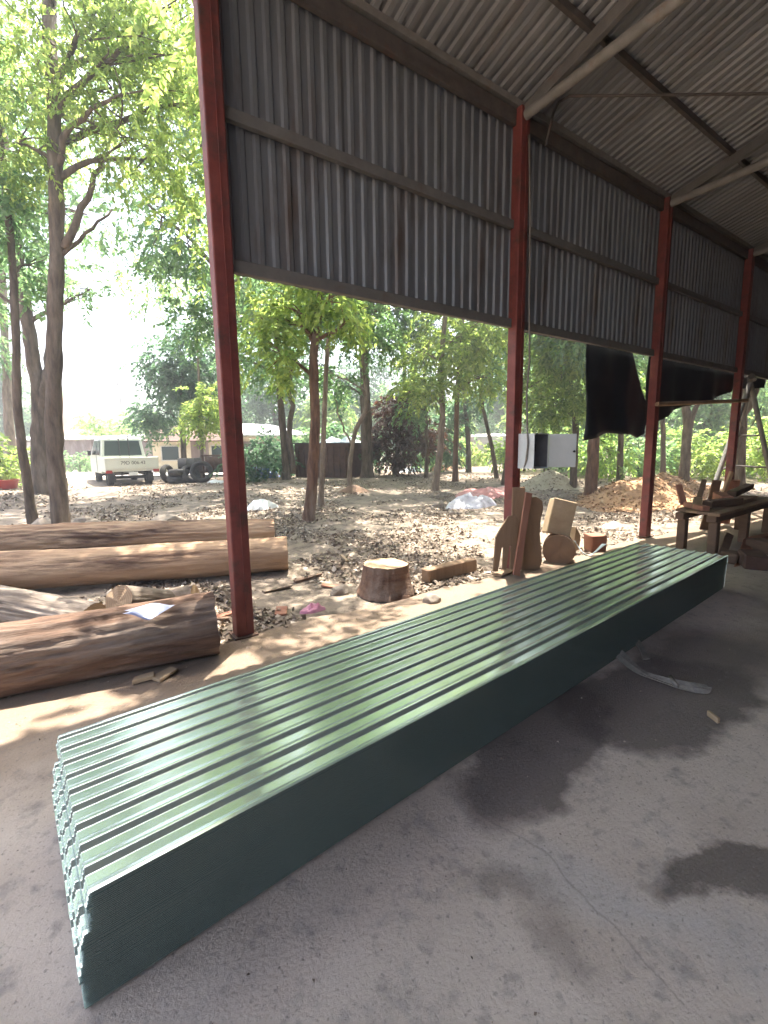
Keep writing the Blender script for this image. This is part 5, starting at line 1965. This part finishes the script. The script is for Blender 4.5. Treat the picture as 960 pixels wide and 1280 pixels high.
# red basin at the left edge
c_ = ground(P(3, 618, 15.5))
mb = MB()
prf = [(.30, 0), (.42, .02), (.5, .3), (.53, .32), (.5, .33), (.42, .08), (.02, .06)]
nseg = 26
vs_, fs_ = [], []
for i in range(nseg):
    an = 2 * math.pi * i / nseg
    for r_, z in prf:
        vs_.append(c_ + Vector((math.cos(an) * r_, math.sin(an) * r_, z)))
for i in range(nseg):
    for q in range(len(prf) - 1):
        j = (i + 1) % nseg
        fs_.append((i * 7 + q, j * 7 + q, j * 7 + q + 1, i * 7 + q + 1))
mb.add(vs_, fs_)
top('basin', mb, 'light_red', 'red plastic basin at the far left picture edge', 'basin', smooth='auto')

# utility poles with wires
poles = []
for k, (px, dp, ht) in enumerate(((162, 52, 9.6), (177, 58, 11.5))):
    b0 = ground(P(px, 565, dp))
    t_ = thing('utility_pole', ['leaning concrete utility pole behind the truck', 'upright utility pole with crossarms right of the leaning pole'][k], 'pole', b0, 0, 'utility poles')
    tp_ = b0 + Vector((-.6 if k == 0 else 0, 0, ht))
    mb = MB(); mb.tube([b0 - Vector((0, 0, .3)), tp_], [.17, .1], 10); part('shaft', mb, 'pole', t_, smooth='auto')
    for z in (.5, 1.3):
        mb = MB(); mb.bar(tp_ + Vector((-.9, .3, -z)), tp_ + Vector((.9, -.3, -z)), .1, .12); part('crossarm', mb, 'pole', t_)
    poles.append(tp_)
for k in range(2):
    a_, b_ = poles[0] + Vector((-.7 + 1.4 * k, 0, -.4)), poles[0] + Vector((-38, 2 + k, -.8))
    mb = MB()
    mb.tube([a_.lerp(b_, t) + Vector((0, 0, -1.2 * math.sin(math.pi * t))) for t in np.linspace(0, 1, 14)], .02, 5)
    top('power_line', mb, 'black', ['upper power line running left from the leaning pole', 'lower power line running left from the leaning pole'][k], 'wire', smooth=True)

# red earth bank on the far left slope
heap('earth_bank', 'bare reddish earth bank on the slope behind the brown shed', P(92, 560, 62), 7, 5, 7.2, 'earth_red', 41, 0, 40, .4)
# ------------------------------------------------------------------ hazy air
mb = MB()
mb.box((0, 0, 19), (1400, 1400, 42))
hz = top('haze', mb, 'chips', 'thin bright haze filling the air over the yard', 'haze', wm=Matrix.Identity(4), kind='stuff')
hm = bpy.data.materials.new('haze_air')
hm.use_nodes = True
n, l = hm.node_tree.nodes, hm.node_tree.links
n.remove(n['Principled BSDF'])
pv = n.new('ShaderNodeVolumePrincipled')
pv.inputs['Color'].default_value = (.95, .96, .97, 1)
pv.inputs['Density'].default_value = .005
pv.inputs['Anisotropy'].default_value = .35
l.new(pv.outputs[0], n['Material Output'].inputs['Volume'])
hz.data.materials.clear()
hz.data.materials.append(hm)
print('leaves', NLEAF[0], 'objects', len(bpy.data.objects), 'tris', sum(len(o.data.polygons) * 2 for o in bpy.data.objects if o.type == 'MESH' and o.data.users < 2))
